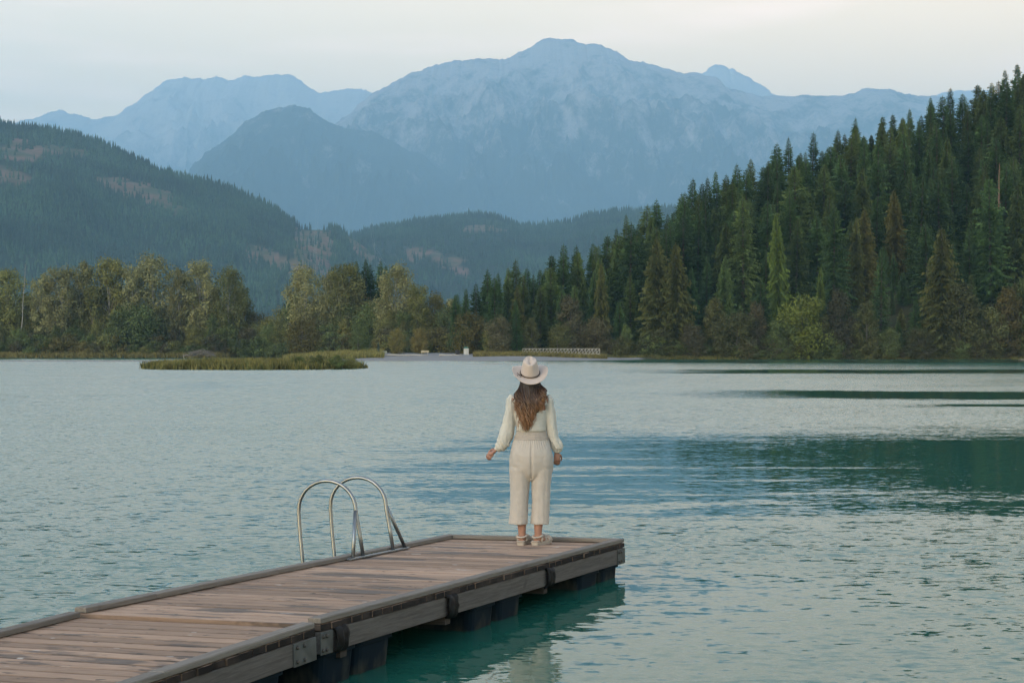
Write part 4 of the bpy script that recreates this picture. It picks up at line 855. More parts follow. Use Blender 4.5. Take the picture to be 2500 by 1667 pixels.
def strap(root, u, w, seed, drop=0.17):
    """folded rubber bumper strip hanging over the side beam"""
    rd = random.Random(seed); vs_, fs_ = [], []; nu, nv = 7, 9
    prof = [(0.893, -0.041), (0.930, -0.034), (0.948, -0.055), (0.952, -0.085), (0.953, -0.12), (0.950, -0.15), (0.945, -drop), (0.930, -drop - 0.02), (0.915, -drop - 0.03)]
    for i in range(nu):
        for j, (x, z) in enumerate(prof):
            e = 0.006 * rd.uniform(-1, 1); vs_.append((x + e + 0.010 * math.sin(i * 2.1 + seed), u - w / 2 + w * i / (nu - 1) + 0.006 * rd.uniform(-1, 1), z + 0.008 * rd.uniform(-1, 1)))
    for i in range(nu - 1):
        for j in range(nv - 1): fs_.append((i * nv + j, i * nv + j + 1, (i + 1) * nv + j + 1, (i + 1) * nv + j))
    o = ob('rubber_strap', mk('rubber_strap', vs_, fs_, True), RUBBER, root)
    s_ = o.modifiers.new('thick', 'SOLIDIFY'); s_.thickness = 0.012; s_.offset = -1
    return o
def float_box(root, u0, u1, side=1):
    """hollow plastic float: flanged top, sides drawn in towards the bottom"""
    m = MB(); W = 0.62; cx = side * 0.56; cu = (u0 + u1) / 2; L = (u1 - u0) / 2; rs = []
    def ring(z, kx, ku, r=0.06):
        out = []
        for (sx, su) in ((1, -1), (1, 1), (-1, 1), (-1, -1)):
            for a in range(4):
                t = math.atan2(su, sx); 
                ang = {(1, -1): -90, (1, 1): 0, (-1, 1): 90, (-1, -1): 180}[(sx, su)] + a * 30
                out.append((cx + sx * (W / 2 * kx - r) + r * math.cos(R_(ang)), cu + su * (L * ku - r) + r * math.sin(R_(ang)), z))
        return out
    for (z, kx, ku) in ((-0.185, 1.05, 1.03), (-0.215, 1.05, 1.03), (-0.222, 0.99, 0.98), (-0.30, 0.97, 0.965), (-0.42, 0.93, 0.93), (-0.62, 0.85, 0.86)): rs.append(ring(z, kx, ku))
    vs_ = [p for r in rs for p in r]; n = 16; fs_ = [tuple(reversed(range(n)))[::-1], tuple((len(rs) - 1) * n + k for k in range(n))[::-1]]
    for i in range(len(rs) - 1):
        for k in range(n): fs_.append((i * n + (k + 1) % n, i * n + k, (i + 1) * n + k, (i + 1) * n + (k + 1) % n))
    m.add(vs_, fs_); return m.build('float', FLOATM, root, False)

def dock_section(M, u0, u1, label, grey_below=None, curb_r=(), curb_l=(), end_curb=False, plates=(), straps=(), floats=(), stubs=()):
    root = empty('dock_section', (0, 0, 0), 0, label, 'dock', 'floating dock sections'); root.matrix_world = M
    n = int((u1 - u0) / 0.1462); pitch = (u1 - u0) / n
    for i in range(n):
        u = u0 + pitch * (i + 0.5); g = grey_below is not None and u < grey_below
        o = ob('plank', rdk.choice(PMG if g else PM), None, root, (rdk.uniform(-0.006, 0.006), u + rdk.uniform(-0.0012, 0.0012), -0.019 + rdk.uniform(-0.0015, 0.0015)), (rdk.uniform(-0.002, 0.002), 0, rdk.uniform(-0.0016, 0.0016)))
    for sgn, cuts in ((1, curb_r), (-1, curb_l)):
        e = [u0 + 0.004] + list(cuts) + [u1 - (0.094 if end_curb else 0.004)]
        for a, b in zip(e[:-1], e[1:]):
            xc = sgn * (WID / 2 - 0.047) + rdk.uniform(-0.003, 0.003)
            timber('curb', root, CURB, xc - 0.0445, xc + 0.0445, a + 0.002, b - 0.002, 0.0035, 0.0035 + CURBH + rdk.uniform(-0.0015, 0.0015), 0.006)
        xb = sgn * (WID / 2 - 0.006)
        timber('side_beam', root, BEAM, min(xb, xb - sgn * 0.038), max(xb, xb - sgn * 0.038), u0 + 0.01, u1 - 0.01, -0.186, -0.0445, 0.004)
        timber('stringer', root, DARKW, sgn * 0.33 - 0.02, sgn * 0.33 + 0.02, u0 + 0.06, u1 - 0.06, -0.18, -0.042, 0.003)
    if end_curb:
        timber('curb', root, CURB, -WID / 2 + 0.004, WID / 2 - 0.004, u1 - 0.092, u1 - 0.003, 0.0035, 0.0035 + CURBH, 0.006, 'x')
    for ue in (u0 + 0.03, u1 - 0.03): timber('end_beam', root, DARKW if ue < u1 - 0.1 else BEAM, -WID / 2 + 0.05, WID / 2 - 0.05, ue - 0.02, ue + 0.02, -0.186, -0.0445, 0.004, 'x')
    for (a, b) in plates: plate(root, WID / 2 - 0.0005, a, b, -0.19, -0.047)
    for k, (a, w) in enumerate(straps): strap(root, a, w, k + 3)
    for a in stubs: timber('cross_beam', root, DARKW, -WID / 2 + 0.03, WID / 2 - 0.02, a - 0.045, a + 0.045, -0.25, -0.189, 0.004, 'x')
    for (a, b) in floats:
        float_box(root, a, b, 1); float_box(root, a, b, -1)
    return root
uf = lambda px, z=-0.1: u_at(M_FAR, px, 0.915, z, -0.5, 6.6)
far_dock = dock_section(M_FAR, 0, LEN, 'far section of the wooden floating dock, where the person and ladder stand', None,
    [uf(990, 0.03), uf(1232, 0.03), uf(1337, 0.03), uf(1488, 0.03)], [0.85, 2.6, 4.6], True,
    [(0.0, uf(812)), (uf(1508), LEN)], [(uf(827), 0.16), (uf(1099), 0.15), (uf(1340), 0.16)],
    [(uf(803, -.3), uf(884, -.3)), (uf(890, -.3), uf(972, -.3)), (uf(1166, -.3), uf(1222, -.3)), (uf(1233, -.3), uf(1287, -.3)), (uf(1428, -.3), uf(1474, -.3)), (uf(1480, -.3), uf(1520, -.3))], [uf(1099, -.2), uf(1337, -.2), 0.35])
near_dock = dock_section(M_NEAR, -LEN, -0.03, 'near section of the wooden floating dock, cut by the bottom left corner', -2.30,
    [-3.4, -1.7], [-2.6, -1.15], False, [(-0.31, -0.03)], [(-2.2, 0.15), (-4.2, 0.15)],
    [(-1.02, -0.36), (-1.72, -1.06), (-3.5, -2.85), (-4.2, -3.55), (-6.0, -5.35)], [-2.2, -4.2])

# ---- swim ladder
A_ = on_deck(M_FAR, 846, 1369); B_ = on_deck(M_FAR, 1000, 1340); vb = (A_.x + B_.x) / 2
us = [on_deck(M_FAR, x, y).y for x, y in ((859, 1367), (886, 1362), (959, 1347), (987, 1341))]
lad = empty('swim_ladder', (0, 0, 0), 0, 'aluminium swim ladder with two arched handrails on the left edge of the dock', 'ladder'); lad.matrix_world = M_FAR
def rail_path(u):
    pts = [(vb, u, 0.02), (vb - 0.03, u, 0.2), (vb - 0.068, u, 0.40)]; cx, rz_, rx = vb - 0.068 - 0.282, 0.268, 0.282
    for k in range(1, 16):
        a = math.pi * k / 16; pts.append((cx + rx * math.cos(a), u, 0.40 + rz_ * math.sin(a) ** 0.95))
    pts += [(vb - 0.632, u, 0.38), (vb - 0.615, u, 0.15), (vb - 0.59, u, -0.08), (vb - 0.55, u, -0.45), (vb - 0.50, u, -0.95)]
    return pts
for u in (us[1], us[2]): MB().tube(rail_path(u), 0.0165, 12).build('handrail', ALU, lad, True)
MB().tube([(vb, us[0], 0.02), (vb - 0.068, us[1] - 0.012, 0.41)], 0.0165, 12).build('brace', ALU, lad, True)
MB().tube([(vb, us[3], 0.02), (vb - 0.068, us[2] + 0.012, 0.41)], 0.0165, 12).build('brace', ALU, lad, True)
MB().box((vb, (A_.y + B_.y) / 2, 0.012), (0.045, B_.y - A_.y, 0.018), 0, 0.004).build('base_bar', ALU, lad)
for z, x in ((-0.15, -0.578), (-0.42, -0.552), (-0.70, -0.525)): MB().tube([(vb + x, us[1], z), (vb + x, us[2], z)], 0.02, 8).build('rung', ALU, lad, True)
for u in (A_.y + 0.03, B_.y - 0.03): bolt(lad, (vb, u, 0.02), 0)
MOSS = leaf_mat('moss', (0.030, 0.055, 0.012), (0.075, 0.10, 0.025), None, trans=0.1)
mm = MB(); rdm = random.Random(4)
for k in range(420):
    u = lerp(us[1] - 0.06, us[2] - 0.12, rdm.random()); x = vb - 0.03 - 0.05 * rdm.random(); p = Vector((x + 0.01 * rdm.uniform(-1, 1), u, 0.0)); h = 0.012 + 0.03 * rdm.random() * math.sin(math.pi * min(1, max(0, (u - us[1] + 0.06) / (us[2] - us[1] - 0.06))))
    a = rdm.uniform(0, 6.28); mm.add([p + Vector((0.008 * math.cos(a), 0.008 * math.sin(a), 0)), p - Vector((0.008 * math.cos(a), 0.008 * math.sin(a), 0)), p + Vector((0.015 * rdm.uniform(-1, 1), 0.015 * rdm.uniform(-1, 1), h))], [(0, 1, 2)])
mo = mm.build('moss', MOSS, None); mo.matrix_world = M_FAR; tag(mo, 'green moss on the dock curb under the ladder', 'moss', kind='stuff')

# ------------------------------------------------------------------ the person at the end of the dock (faces away, +Y)
def solid(name, mb, vox, smooth_it=6, disp=None):
    """one continuous skin grown over overlapping closed shapes"""
    me0 = mb.mesh(name + '_raw'); o = bpy.data.objects.new(name + '_raw', me0); COL.objects.link(o)
    r = o.modifiers.new('r', 'REMESH'); r.mode = 'VOXEL'; r.voxel_size = vox; r.use_smooth_shade = True
    s = o.modifiers.new('s', 'SMOOTH'); s.factor = 0.5; s.iterations = smooth_it
    dg = bpy.context.evaluated_depsgraph_get(); me_ = bpy.data.meshes.new_from_object(o.evaluated_get(dg)); me_.name = name
    bpy.data.objects.remove(o); bpy.data.meshes.remove(me0)
    n = len(me_.vertices); co = np.zeros(n * 3, np.float32); me_.vertices.foreach_get('co', co); co = co.reshape(-1, 3)
    if disp:
        no = np.zeros(n * 3, np.float32); me_.vertices.foreach_get('normal', no); no = no.reshape(-1, 3)
        d = np.array([disp(c) for c in co], np.float32); co = co + no * d[:, None]; me_.vertices.foreach_set('co', co.ravel())
    me_.polygons.foreach_set('use_smooth', [True] * len(me_.polygons)); me_.update(); return me_
def fabric(name, c1, c2, weave=260.0, bump=0.25, smock=0.0):
    m, nt, N, L, b = mat_new(name); b.inputs['Roughness'].default_value = 0.9; b.inputs['Specular IOR Level'].default_value = 0.15
    b.inputs['Sheen Weight'].default_value = 0.15
    tcn = N.new('ShaderNodeTexCoord'); n1 = N.new('ShaderNodeTexNoise'); n1.inputs['Scale'].default_value = 14; n1.inputs['Detail'].default_value = 5
    L.new(tcn.outputs['Object'], n1.inputs['Vector']); mxn = N.new('ShaderNodeMix'); mxn.data_type = 'RGBA'; mxn.inputs[6].default_value = _rgb(c1); mxn.inputs[7].default_value = _rgb(c2)
    L.new(n1.outputs['Fac'], mxn.inputs[0]); L.new(mxn.outputs[2], b.inputs['Base Color'])
    n2 = N.new('ShaderNodeTexNoise'); n2.inputs['Scale'].default_value = weave; n2.inputs['Detail'].default_value = 2; L.new(tcn.outputs['Object'], n2.inputs['Vector'])
    bp = N.new('ShaderNodeBump'); bp.inputs['Strength'].default_value = bump; bp.inputs['Distance'].default_value = 0.002; L.new(n2.outputs['Fac'], bp.inputs['Height'])
    n3 = N.new('ShaderNodeTexNoise'); n3.inputs['Scale'].default_value = 38; n3.inputs['Detail'].default_value = 4; L.new(tcn.outputs['Object'], n3.inputs['Vector'])
    b3 = N.new('ShaderNodeBump'); b3.inputs['Strength'].default_value = 0.4; b3.inputs['Distance'].default_value = 0.006; L.new(n3.outputs['Fac'], b3.inputs['Height']); L.new(bp.outputs[0], b3.inputs['Normal'])
    last = bp = b3
    if smock:
        w = N.new('ShaderNodeTexWave'); w.wave_type = 'BANDS'; w.bands_direction = 'Z'; w.inputs['Scale'].default_value = smock; w.inputs['Distortion'].default_value = 2.0; w.inputs['Detail'].default_value = 3; w.inputs['Detail Scale'].default_value = 6
        L.new(tcn.outputs['Object'], w.inputs['Vector']); b2 = N.new('ShaderNodeBump'); b2.inputs['Strength'].default_value = 0.6; b2.inputs['Distance'].default_value = 0.006; L.new(w.outputs['Fac'], b2.inputs['Height']); L.new(bp.outputs[0], b2.inputs['Normal']); last = b2
    L.new(last.outputs[0], b.inputs['Normal']); return m
LINEN = fabric('beige_linen', (0.370, 0.328, 0.282), (0.43, 0.386, 0.337)); LINENS = fabric('smocked_linen', (0.325, 0.28, 0.232), (0.39, 0.338, 0.288), smock=22)
CREAM = fabric('cream_cotton', (0.42, 0.40, 0.345), (0.50, 0.475, 0.415)); CREAMS = fabric('smocked_cotton', (0.37, 0.345, 0.285), (0.44, 0.41, 0.345), smock=18)
FELT = fabric('pale_felt', (0.41, 0.335, 0.285), (0.46, 0.385, 0.33), 400, 0.15)
CORD = simple('brown_cord', (0.022, 0.013, 0.009), (0.045, 0.028, 0.02), scale=60, rough=0.6)
SKIN = simple('skin', (0.27, 0.135, 0.092), (0.32, 0.165, 0.112), scale=12, rough=0.55, spec=0.4)
SOLE = simple('sandal_sole', (0.33, 0.275, 0.215), (0.40, 0.335, 0.27), scale=20, rough=0.8); STRAP = simple('sandal_strap', (0.36, 0.305, 0.245), (0.42, 0.36, 0.30), scale=60, rough=0.85)
def hair_mat():
    m, nt, N, L, b = mat_new('brown_hair'); b.inputs['Roughness'].default_value = 0.45; b.inputs['Specular IOR Level'].default_value = 0.4
    at_ = N.new('ShaderNodeAttribute'); at_.attribute_name = 'along'; g = N.new('ShaderNodeNewGeometry')
    r = N.new('ShaderNodeValToRGB'); e = r.color_ramp.elements; e[0].position = 0.15; e[0].color = (0.012, 0.0065, 0.004, 1); e[1].position = 1.0; e[1].color = (0.24, 0.118, 0.052, 1)
    k = r.color_ramp.elements.new(0.55); k.color = (0.058, 0.028, 0.014, 1)
    L.new(at_.outputs['Fac'], r.inputs[0])
    hi = N.new('ShaderNodeMix'); hi.data_type = 'RGBA'; hi.inputs[7].default_value = (0.32, 0.19, 0.095, 1)
    rn = N.new('ShaderNodeMapRange'); rn.inputs[1].default_value = 0.68; rn.inputs[2].default_value = 1.0; rn.inputs[4].default_value = 0.62; L.new(g.outputs['Random Per Island'], rn.inputs[0])
    ml = N.new('ShaderNodeMath'); ml.operation = 'MULTIPLY'; L.new(rn.outputs[0], ml.inputs[0]); L.new(at_.outputs['Fac'], ml.inputs[1])
    L.new(ml.outputs[0], hi.inputs[0]); L.new(r.outputs[0], hi.inputs[6]); L.new(hi.outputs[2], b.inputs['Base Color']); return m
HAIR = hair_mat()

foot = on_deck(M_FAR, 1294, 1329); FW = M_FAR @ Vector((foot.x, foot.y, 0.0))
person = empty('person', (FW.x, FW.y, FW.z + 0.001), 0.0, 'person in cream blouse, beige wide trousers and pale hat, back turned, at the dock end', 'person')

# ---- body: legs, torso, arms, hands with fingers, neck, head
FEET = [(-0.075, -0.02, R_(-14)), (0.075, -0.045, R_(-33))]          # ankle x, y and toe-out turn (negative = to the right)
def foot_pt(i, x, y, z):
    ax, ay, a = FEET[i]; return Vector((ax + x * math.cos(a) - y * math.sin(a), ay + x * math.sin(a) + y * math.cos(a), z))
body = MB()
for i, hx in ((0, -0.085), (1, 0.095)):
    ax, ay, a = FEET[i]
    body.tube([(ax, ay, 0.055), (ax, ay, 0.09), (ax * 1.02, ay + 0.002, 0.15), (ax * 1.05, ay + 0.004, 0.24), (hx, -0.03, 0.34), (hx, -0.01, 0.46), (hx, 0.0, 0.55), (hx * 1.05, -0.01, 0.80), (hx, -0.02, 0.88)], [0.036, 0.034, 0.038, 0.046, 0.055, 0.056, 0.060, 0.078, 0.08], 14)
    body.tube([foot_pt(i, 0, -0.045, 0.045), foot_pt(i, 0, 0.0, 0.052), foot_pt(i, 0, 0.07, 0.05), foot_pt(i, 0.004, 0.13, 0.043), foot_pt(i, 0.002, 0.175, 0.038)], [0.026, 0.034, 0.034, 0.036, 0.030], 12, True, 0.7)
    for t, (tx, tl) in enumerate(((-0.022, 0.205), (-0.006, 0.208), (0.008, 0.203), (0.020, 0.195), (0.031, 0.185))):
        sx = tx if i == 1 else -tx
        body.tube([foot_pt(i, sx, 0.16, 0.037), foot_pt(i, sx, tl - 0.015, 0.036), foot_pt(i, sx, tl, 0.034)], [0.010, 0.009, 0.006], 8)
body.rings([(0.01, -0.015, 0.80, 0.15, 0.10), (0.01, -0.01, 0.90, 0.16, 0.11), (0.008, 0, 1.0, 0.135, 0.095), (0.004, 0, 1.10, 0.122, 0.092), (0.002, 0, 1.20, 0.135, 0.10), (0.0, -0.005, 1.30, 0.150, 0.098), (0.0, -0.008, 1.365, 0.150, 0.078), (0.0, -0.006, 1.405, 0.105, 0.062), (0.0, 0.0, 1.43, 0.062, 0.056), (0.0, 0.008, 1.46, 0.050, 0.052), (0, 0.015, 1.50, 0.050, 0.054)], 24)
body.ball((0, 0.025, 1.535), (0.074, 0.092, 0.112), 20, 14); body.ball((0, 0.065, 1.465), (0.048, 0.045, 0.045), 14, 10)
body.tube([(0, 0.112, 1.545), (0, 0.124, 1.525), (0, 0.128, 1.508)], [0.008, 0.011, 0.013], 8)
for s_ in (-1, 1): body.ball((s_ * 0.078, 0.02, 1.53), (0.010, 0.020, 0.032), 10, 8)
ARM_L = [(-0.150, -0.005, 1.375), (-0.180, 0.0, 1.30), (-0.200, 0.01, 1.13), (-0.262, 0.02, 0.99), (-0.312, 0.035, 0.893)]
ARM_R = [(0.152, -0.005, 1.375), (0.180, 0.0, 1.30), (0.205, 0.01, 1.12), (0.232, 0.025, 0.98), (0.250, 0.035, 0.865)]
def hand(wr, d, palm_n, side):
    """palm and five bent fingers. d: pointing direction, palm_n: the way the palm faces; side: +1 when the thumb lies along palm_n x d"""
    d = Vector(d).normalized(); pn = Vector(palm_n).normalized(); ac = d.cross(pn).normalized() * side; w = Vector(wr)
    body.tube([w, w + d * 0.03, w + d * 0.065, w + d * 0.085], [0.021, 0.027, 0.033, 0.028], 12, True, 0.62) if abs(ac.x) < 2 else None
    for k, (o, L, cu) in enumerate(((-0.027, 0.070, 0.50), (-0.009, 0.078, 0.58), (0.009, 0.072, 0.66), (0.026, 0.056, 0.75))):
        b0 = w + d * 0.078 + ac * o; dirs = d; pts = [b0 - d * 0.02]; p = b0
        for j, fr in enumerate((0.45, 0.32, 0.23)):
            ang = cu * (j + 0.6); dd = (d * math.cos(ang) + pn * math.sin(ang)); pts.append(p); p = p + dd * L * fr
        pts.append(p); body.tube(pts, [0.0085, 0.0088, 0.0080, 0.0074, 0.0058], 8)
    t0 = w + d * 0.022 - ac * 0.020
    body.tube([t0, t0 + (d * 0.5 - ac * 0.7 + pn * 0.35) * 0.035, t0 + (d * 0.85 - ac * 0.75 + pn * 0.6) * 0.055, t0 + (d * 1.1 - ac * 0.6 + pn * 0.75) * 0.07], [0.013, 0.0115, 0.0095, 0.0068], 8)
for A in (ARM_L, ARM_R): body.tube(A, [0.050, 0.046, 0.037, 0.032, 0.021], 12)
hand((-0.312, 0.035, 0.893), (-0.75, 0.05, -0.62), (0.35, 0.75, -0.5), 1)
hand((0.250, 0.035, 0.865), (0.06, 0.10, -1.0), (-0.35, 0.9, 0.1), -1)
ob('body', solid('body', body, 0.0048, 4), SKIN, person)
EYE = simple('eye', (0.6, 0.6, 0.58), rough=0.3)
for s_ in (-1, 1): MB().ball((s_ * 0.030, 0.103, 1.545), 0.011, 10, 8).build('eye', EYE, person, True)
MB().tube([(-0.022, 0.104, 1.478), (0, 0.112, 1.477), (0.022, 0.104, 1.478)], [0.004, 0.006, 0.004], 8).build('mouth', simple('lips', (0.32, 0.12, 0.10)), person, True)

# ---- trousers
tr = MB()
tr.rings([(0.008, -0.010, 0.60, 0.12, 0.06), (0.010, -0.010, 0.64, 0.185, 0.100), (0.012, -0.010, 0.68, 0.202, 0.122), (0.012, -0.012, 0.72, 0.207, 0.135), (0.012, -0.018, 0.78, 0.208, 0.14), (0.012, -0.02, 0.84, 0.203, 0.142), (0.011, -0.014, 0.90, 0.190, 0.134), (0.011, -0.006, 0.96, 0.172, 0.122), (0.012, 0, 1.01, 0.153, 0.112), (0.013, 0, 1.06, 0.138, 0.104)], 36)
for s_, c in ((-1, -0.080), (1, 0.104)): tr.ball((c, -0.050, 0.80), (0.104, 0.090, 0.175), 18, 12)
for xs_ in ([(-0.088, 0.80, 0.07, 0.085), (-0.094, 0.75, 0.095, 0.110), (-0.098, 0.70, 0.096, 0.116), (-0.096, 0.62, 0.096, 0.106), (-0.098, 0.52, 0.090, 0.098), (-0.102, 0.40, 0.085, 0.092), (-0.107, 0.29, 0.086, 0.092), (-0.112, 0.195, 0.089, 0.095)], [(0.104, 0.80, 0.07, 0.085), (0.109, 0.75, 0.092, 0.110), (0.114, 0.70, 0.097, 0.116), (0.108, 0.62, 0.095, 0.106), (0.103, 0.52, 0.090, 0.098), (0.101, 0.40, 0.085, 0.092), (0.095, 0.29, 0.086, 0.092), (0.090, 0.195, 0.089, 0.095)]):
    tr.rings([(x, -0.012 - 0.012 * (0.7 - z), z, rx, ry) for (x, z, rx, ry) in reversed(xs_)], 30)
def tr_disp(c):
    x, y, z = c; k = 1 - sm(0.55, 0.85, z)
    d = 0.0062 * k * mnoise.noise(Vector((x * 24, y * 24, z * 2.6))) + 0.0022 * mnoise.noise(Vector((x * 14, y * 14, z * 16 + 4))) + 0.0018 * mnoise.noise(Vector((x * 40 + z * 18, y * 40, z * 26))) + 0.0015 * (1 - k) * mnoise.noise(Vector((x * 18 + z * 9, y * 12, z * 12 + 9)))
    d += 0.004 * sm(0.86, 1.0, z) * math.sin(math.atan2(y, x - 0.012) * 40)
    if z > 0.62: d -= 0.012 * math.exp(-((x - 0.012) / 0.011) ** 2) * (1 if y < 0 else 0.2) * (1 - sm(0.90, 0.96, z))
    return d
ob('trousers', solid('trousers', tr, 0.0052, 12, tr_disp), LINEN, person)
wb = MB(); wb.rings([(0.012, -0.002, 0.985, 0.166, 0.121), (0.012, -0.001, 1.0, 0.164, 0.119), (0.012, 0, 1.03, 0.151, 0.112), (0.013, 0, 1.055, 0.141, 0.108), (0.013, 0, 1.07, 0.140, 0.106), (0.013, 0, 1.073, 0.134, 0.100)], 72, False)
for i, v in enumerate(wb.v):
    a = math.atan2(v[1], v[0]); k = 1 + 0.012 * math.sin(a * 44) * (1 if v[2] > 0.99 else 0.5); wb.v[i] = (v[0] * k, v[1] * k, v[2])
wb.build('waistband', LINENS, person, True)

# ---- blouse: smocked bodice and balloon sleeves
bl = MB(); bl.rings([(0.012, 0, 1.058, 0.139, 0.110), (0.010, 0, 1.10, 0.139, 0.112), (0.006, 0, 1.16, 0.143, 0.115), (0.003, -0.002, 1.21, 0.150, 0.116), (0.002, -0.004, 1.262, 0.156, 0.114)], 30)
SL_L = [((-0.145, -0.005, 1.385), 0.040), ((-0.164, -0.002, 1.352), 0.056), ((-0.178, 0.0, 1.28), 0.052), ((-0.190, 0.003, 1.20), 0.056), ((-0.207, 0.008, 1.11), 0.066), ((-0.228, 0.012, 1.02), 0.070), ((-0.250, 0.018, 0.955), 0.067), ((-0.282, 0.026, 0.915), 0.052), ((-0.305, 0.033, 0.897), 0.034), ((-0.316, 0.036, 0.888), 0.029)]
SL_R = [((0.147, -0.005, 1.385), 0.040), ((0.165, -0.002, 1.352), 0.056), ((0.180, 0.0, 1.28), 0.050), ((0.192, 0.003, 1.20), 0.050), ((0.206, 0.010, 1.10), 0.050), ((0.226, 0.018, 1.00), 0.050), ((0.250, 0.026, 0.942), 0.056), ((0.262, 0.03, 0.905), 0.053), ((0.254, 0.034, 0.875), 0.036), ((0.250, 0.035, 0.860), 0.029)]
for S_ in (SL_L, SL_R): bl.tube([p for p, r in S_], [r for p, r in S_], 20)
def bl_disp(c):
    x, y, z = c; k = sm(0.12, 0.17, abs(x))
    g = 0.004 * math.sin(math.atan2(y, abs(x) - 0.165) * 13) * math.exp(-((z - 1.365) / 0.05) ** 2) * k
    low = math.exp(-((z - 0.92) / 0.05) ** 2) * k
    return g + k * (0.0095 * mnoise.noise(Vector((x * 24 + z * 6, y * 28, z * 6))) + 0.003 * mnoise.noise(Vector((x * 50, y * 50, z * 22))) + 0.004 * low * math.sin(x * 160 + z * 90)) + (1 - k) * 0.0009 * math.sin(z * 260 + 2 * mnoise.noise(Vector((x * 20, y * 20, z * 9))))
ob('blouse', solid('blouse', bl, 0.0055, 4, bl_disp), CREAM, person)
for s_ in (-1, 1):       # ruffled strap edge over the shoulder
    m = MB(); pts = []
    for k in range(15):
        t = k / 14; pts.append((s_ * (0.138 + 0.006 * math.sin(k * 2.4)), lerp(-0.092, 0.06, t) , 1.245 + 0.142 * math.sin(math.pi * min(1, 0.12 + t * 0.62)) ** 0.8))
    m.tube(pts, [0.010 + 0.003 * math.sin(k * 2.1) for k in range(15)], 8); m.build('shoulder_ruffle', CREAM, person, True)
m = MB(); m.rings([(0.012, 0, 1.066, 0.143, 0.114), (0.011, 0, 1.074, 0.1445, 0.1155), (0.01, 0, 1.084, 0.143, 0.114)], 48, False); m.build('blouse_hem', CREAMS, person, True)

# ---- hair: a dark mass under many wavy locks
hr = MB(); along = []
def lock(pts, r0):
    n0 = len(hr.v); n = len(pts); hr.tube(pts, [r0 * (0.55 + 0.9 * math.sin(math.pi * min(1, 0.15 + 0.75 * k / (n - 1)))) * (1 if k < n - 3 else (n - k) / 3.6) for k in range(n)], 5, True, 0.6)
    for k in range(n): along.extend([k / (n - 1)] * 5)
rdh = random.Random(12)
hr.rings([(0, 0.018, 1.565, 0.074, 0.086), (0, 0.010, 1.53, 0.084, 0.092), (0, -0.004, 1.47, 0.086, 0.076), (-0.002, -0.045, 1.40, 0.108, 0.044), (-0.004, -0.084, 1.33, 0.112, 0.024), (-0.012, -0.100, 1.25, 0.092, 0.018), (-0.020, -0.105, 1.17, 0.058, 0.014), (-0.026, -0.108, 1.11, 0.028, 0.012)], 24)
along += [0.0] * 24 * 2 + [0.1] * 24 + [0.15] * 24 + [0.2] * 24 * 2 + [0.3] * 48
for i in range(430):
    t = rdh.uniform(-1, 1); a = t * 1.75
    x0, y0 = math.sin(a) * rdh.uniform(0.074, 0.092), -math.cos(a) * 0.088 + 0.008
    zend = 1.33 - 0.255 * (1 - abs(t + 0.12) ** 2.0) * rdh.uniform(0.5, 1.0) - rdh.uniform(0, 0.06); zend = max(zend, 1.068)
    xe = -0.024 + t * rdh.uniform(0.05, 0.12) + rdh.uniform(-0.02, 0.02) if abs(t) < 0.72 else t * rdh.uniform(0.11, 0.15)
    xm = t * rdh.uniform(0.11, 0.155); ph = rdh.uniform(0, 6.28); wv = rdh.uniform(0.008, 0.022); fq = rdh.uniform(2.0, 3.6); n = 17; pts = []
    ybk = -0.110 - rdh.uniform(0, 0.030)
    for k in range(n):
        s = k / (n - 1); z = lerp(1.535, zend, s)
        x = lerp(lerp(x0, xm, sm(0, 0.55, s)), xe, sm(0.45, 1.0, s)); y = lerp(y0, ybk * (1 - 0.35 * max(0, abs(t) - 0.6)), sm(0.05, 0.6, s))
        w = wv * sm(0.15, 0.6, s); pts.append((x + w * math.sin(ph + fq * 6.28 * s), y - 0.6 * w * math.cos(ph + fq * 6.28 * s), z))
    lock(pts, rdh.uniform(0.0020, 0.0046))
hm_ = hr.mesh('hair', True); at_ = hm_.attributes.new('along', 'FLOAT', 'POINT'); al = np.array((along + [0.5] * len(hr.v))[:len(hr.v)], np.float32); at_.data.foreach_set('value', al)
ob('hair', hm_, HAIR, person)

# ---- western hat, tipped back
hat = empty('hat', (0.0, 0.02, 1.603)); hat.parent = person; hat.rotation_euler = (R_(25), R_(-2), R_(4))
br = MB(); nr, nt_ = 9, 64
for lay, dz in ((0, 0.0), (1, -0.004)):
    for i in range(nr):
        f = i / (nr - 1)
        for k in range(nt_):
            a = 2 * math.pi * k / nt_; ax_, ay_ = lerp(0.088, 0.178, f), lerp(0.106, 0.205, f); x, y = ax_ * math.cos(a), ay_ * math.sin(a)
            z = f ** 1.5 * (0.046 * abs(math.cos(a)) ** 2.2 - 0.010 * abs(math.sin(a)) ** 3) + dz; br.v.append((x * (1 - 0.05 * f * abs(math.cos(a)) ** 4), y, z))
for i in range(nr - 1):
    for k in range(nt_):
        q = (i * nt_ + k, i * nt_ + (k + 1) % nt_, (i + 1) * nt_ + (k + 1) % nt_, (i + 1) * nt_ + k); br.f.append(q); b0 = nr * nt_; br.f.append(tuple(b0 + j for j in reversed(q)))
for k in range(nt_):
    i = nr - 1; br.f.append((i * nt_ + k, i * nt_ + (k + 1) % nt_, nr * nt_ + i * nt_ + (k + 1) % nt_, nr * nt_ + i * nt_ + k))
br.build('brim', FELT, hat, True)
cr_ = MB(); nz_ = 12; nt_ = 64
def crease(x, y): return -0.024 * math.exp(-((x) / 0.017) ** 2) * sm(-0.085, -0.05, y) - 0.016 * (math.exp(-((x - 0.043) / 0.013) ** 2) + math.exp(-((x + 0.043) / 0.013) ** 2)) * sm(-0.02, 0.05, y)
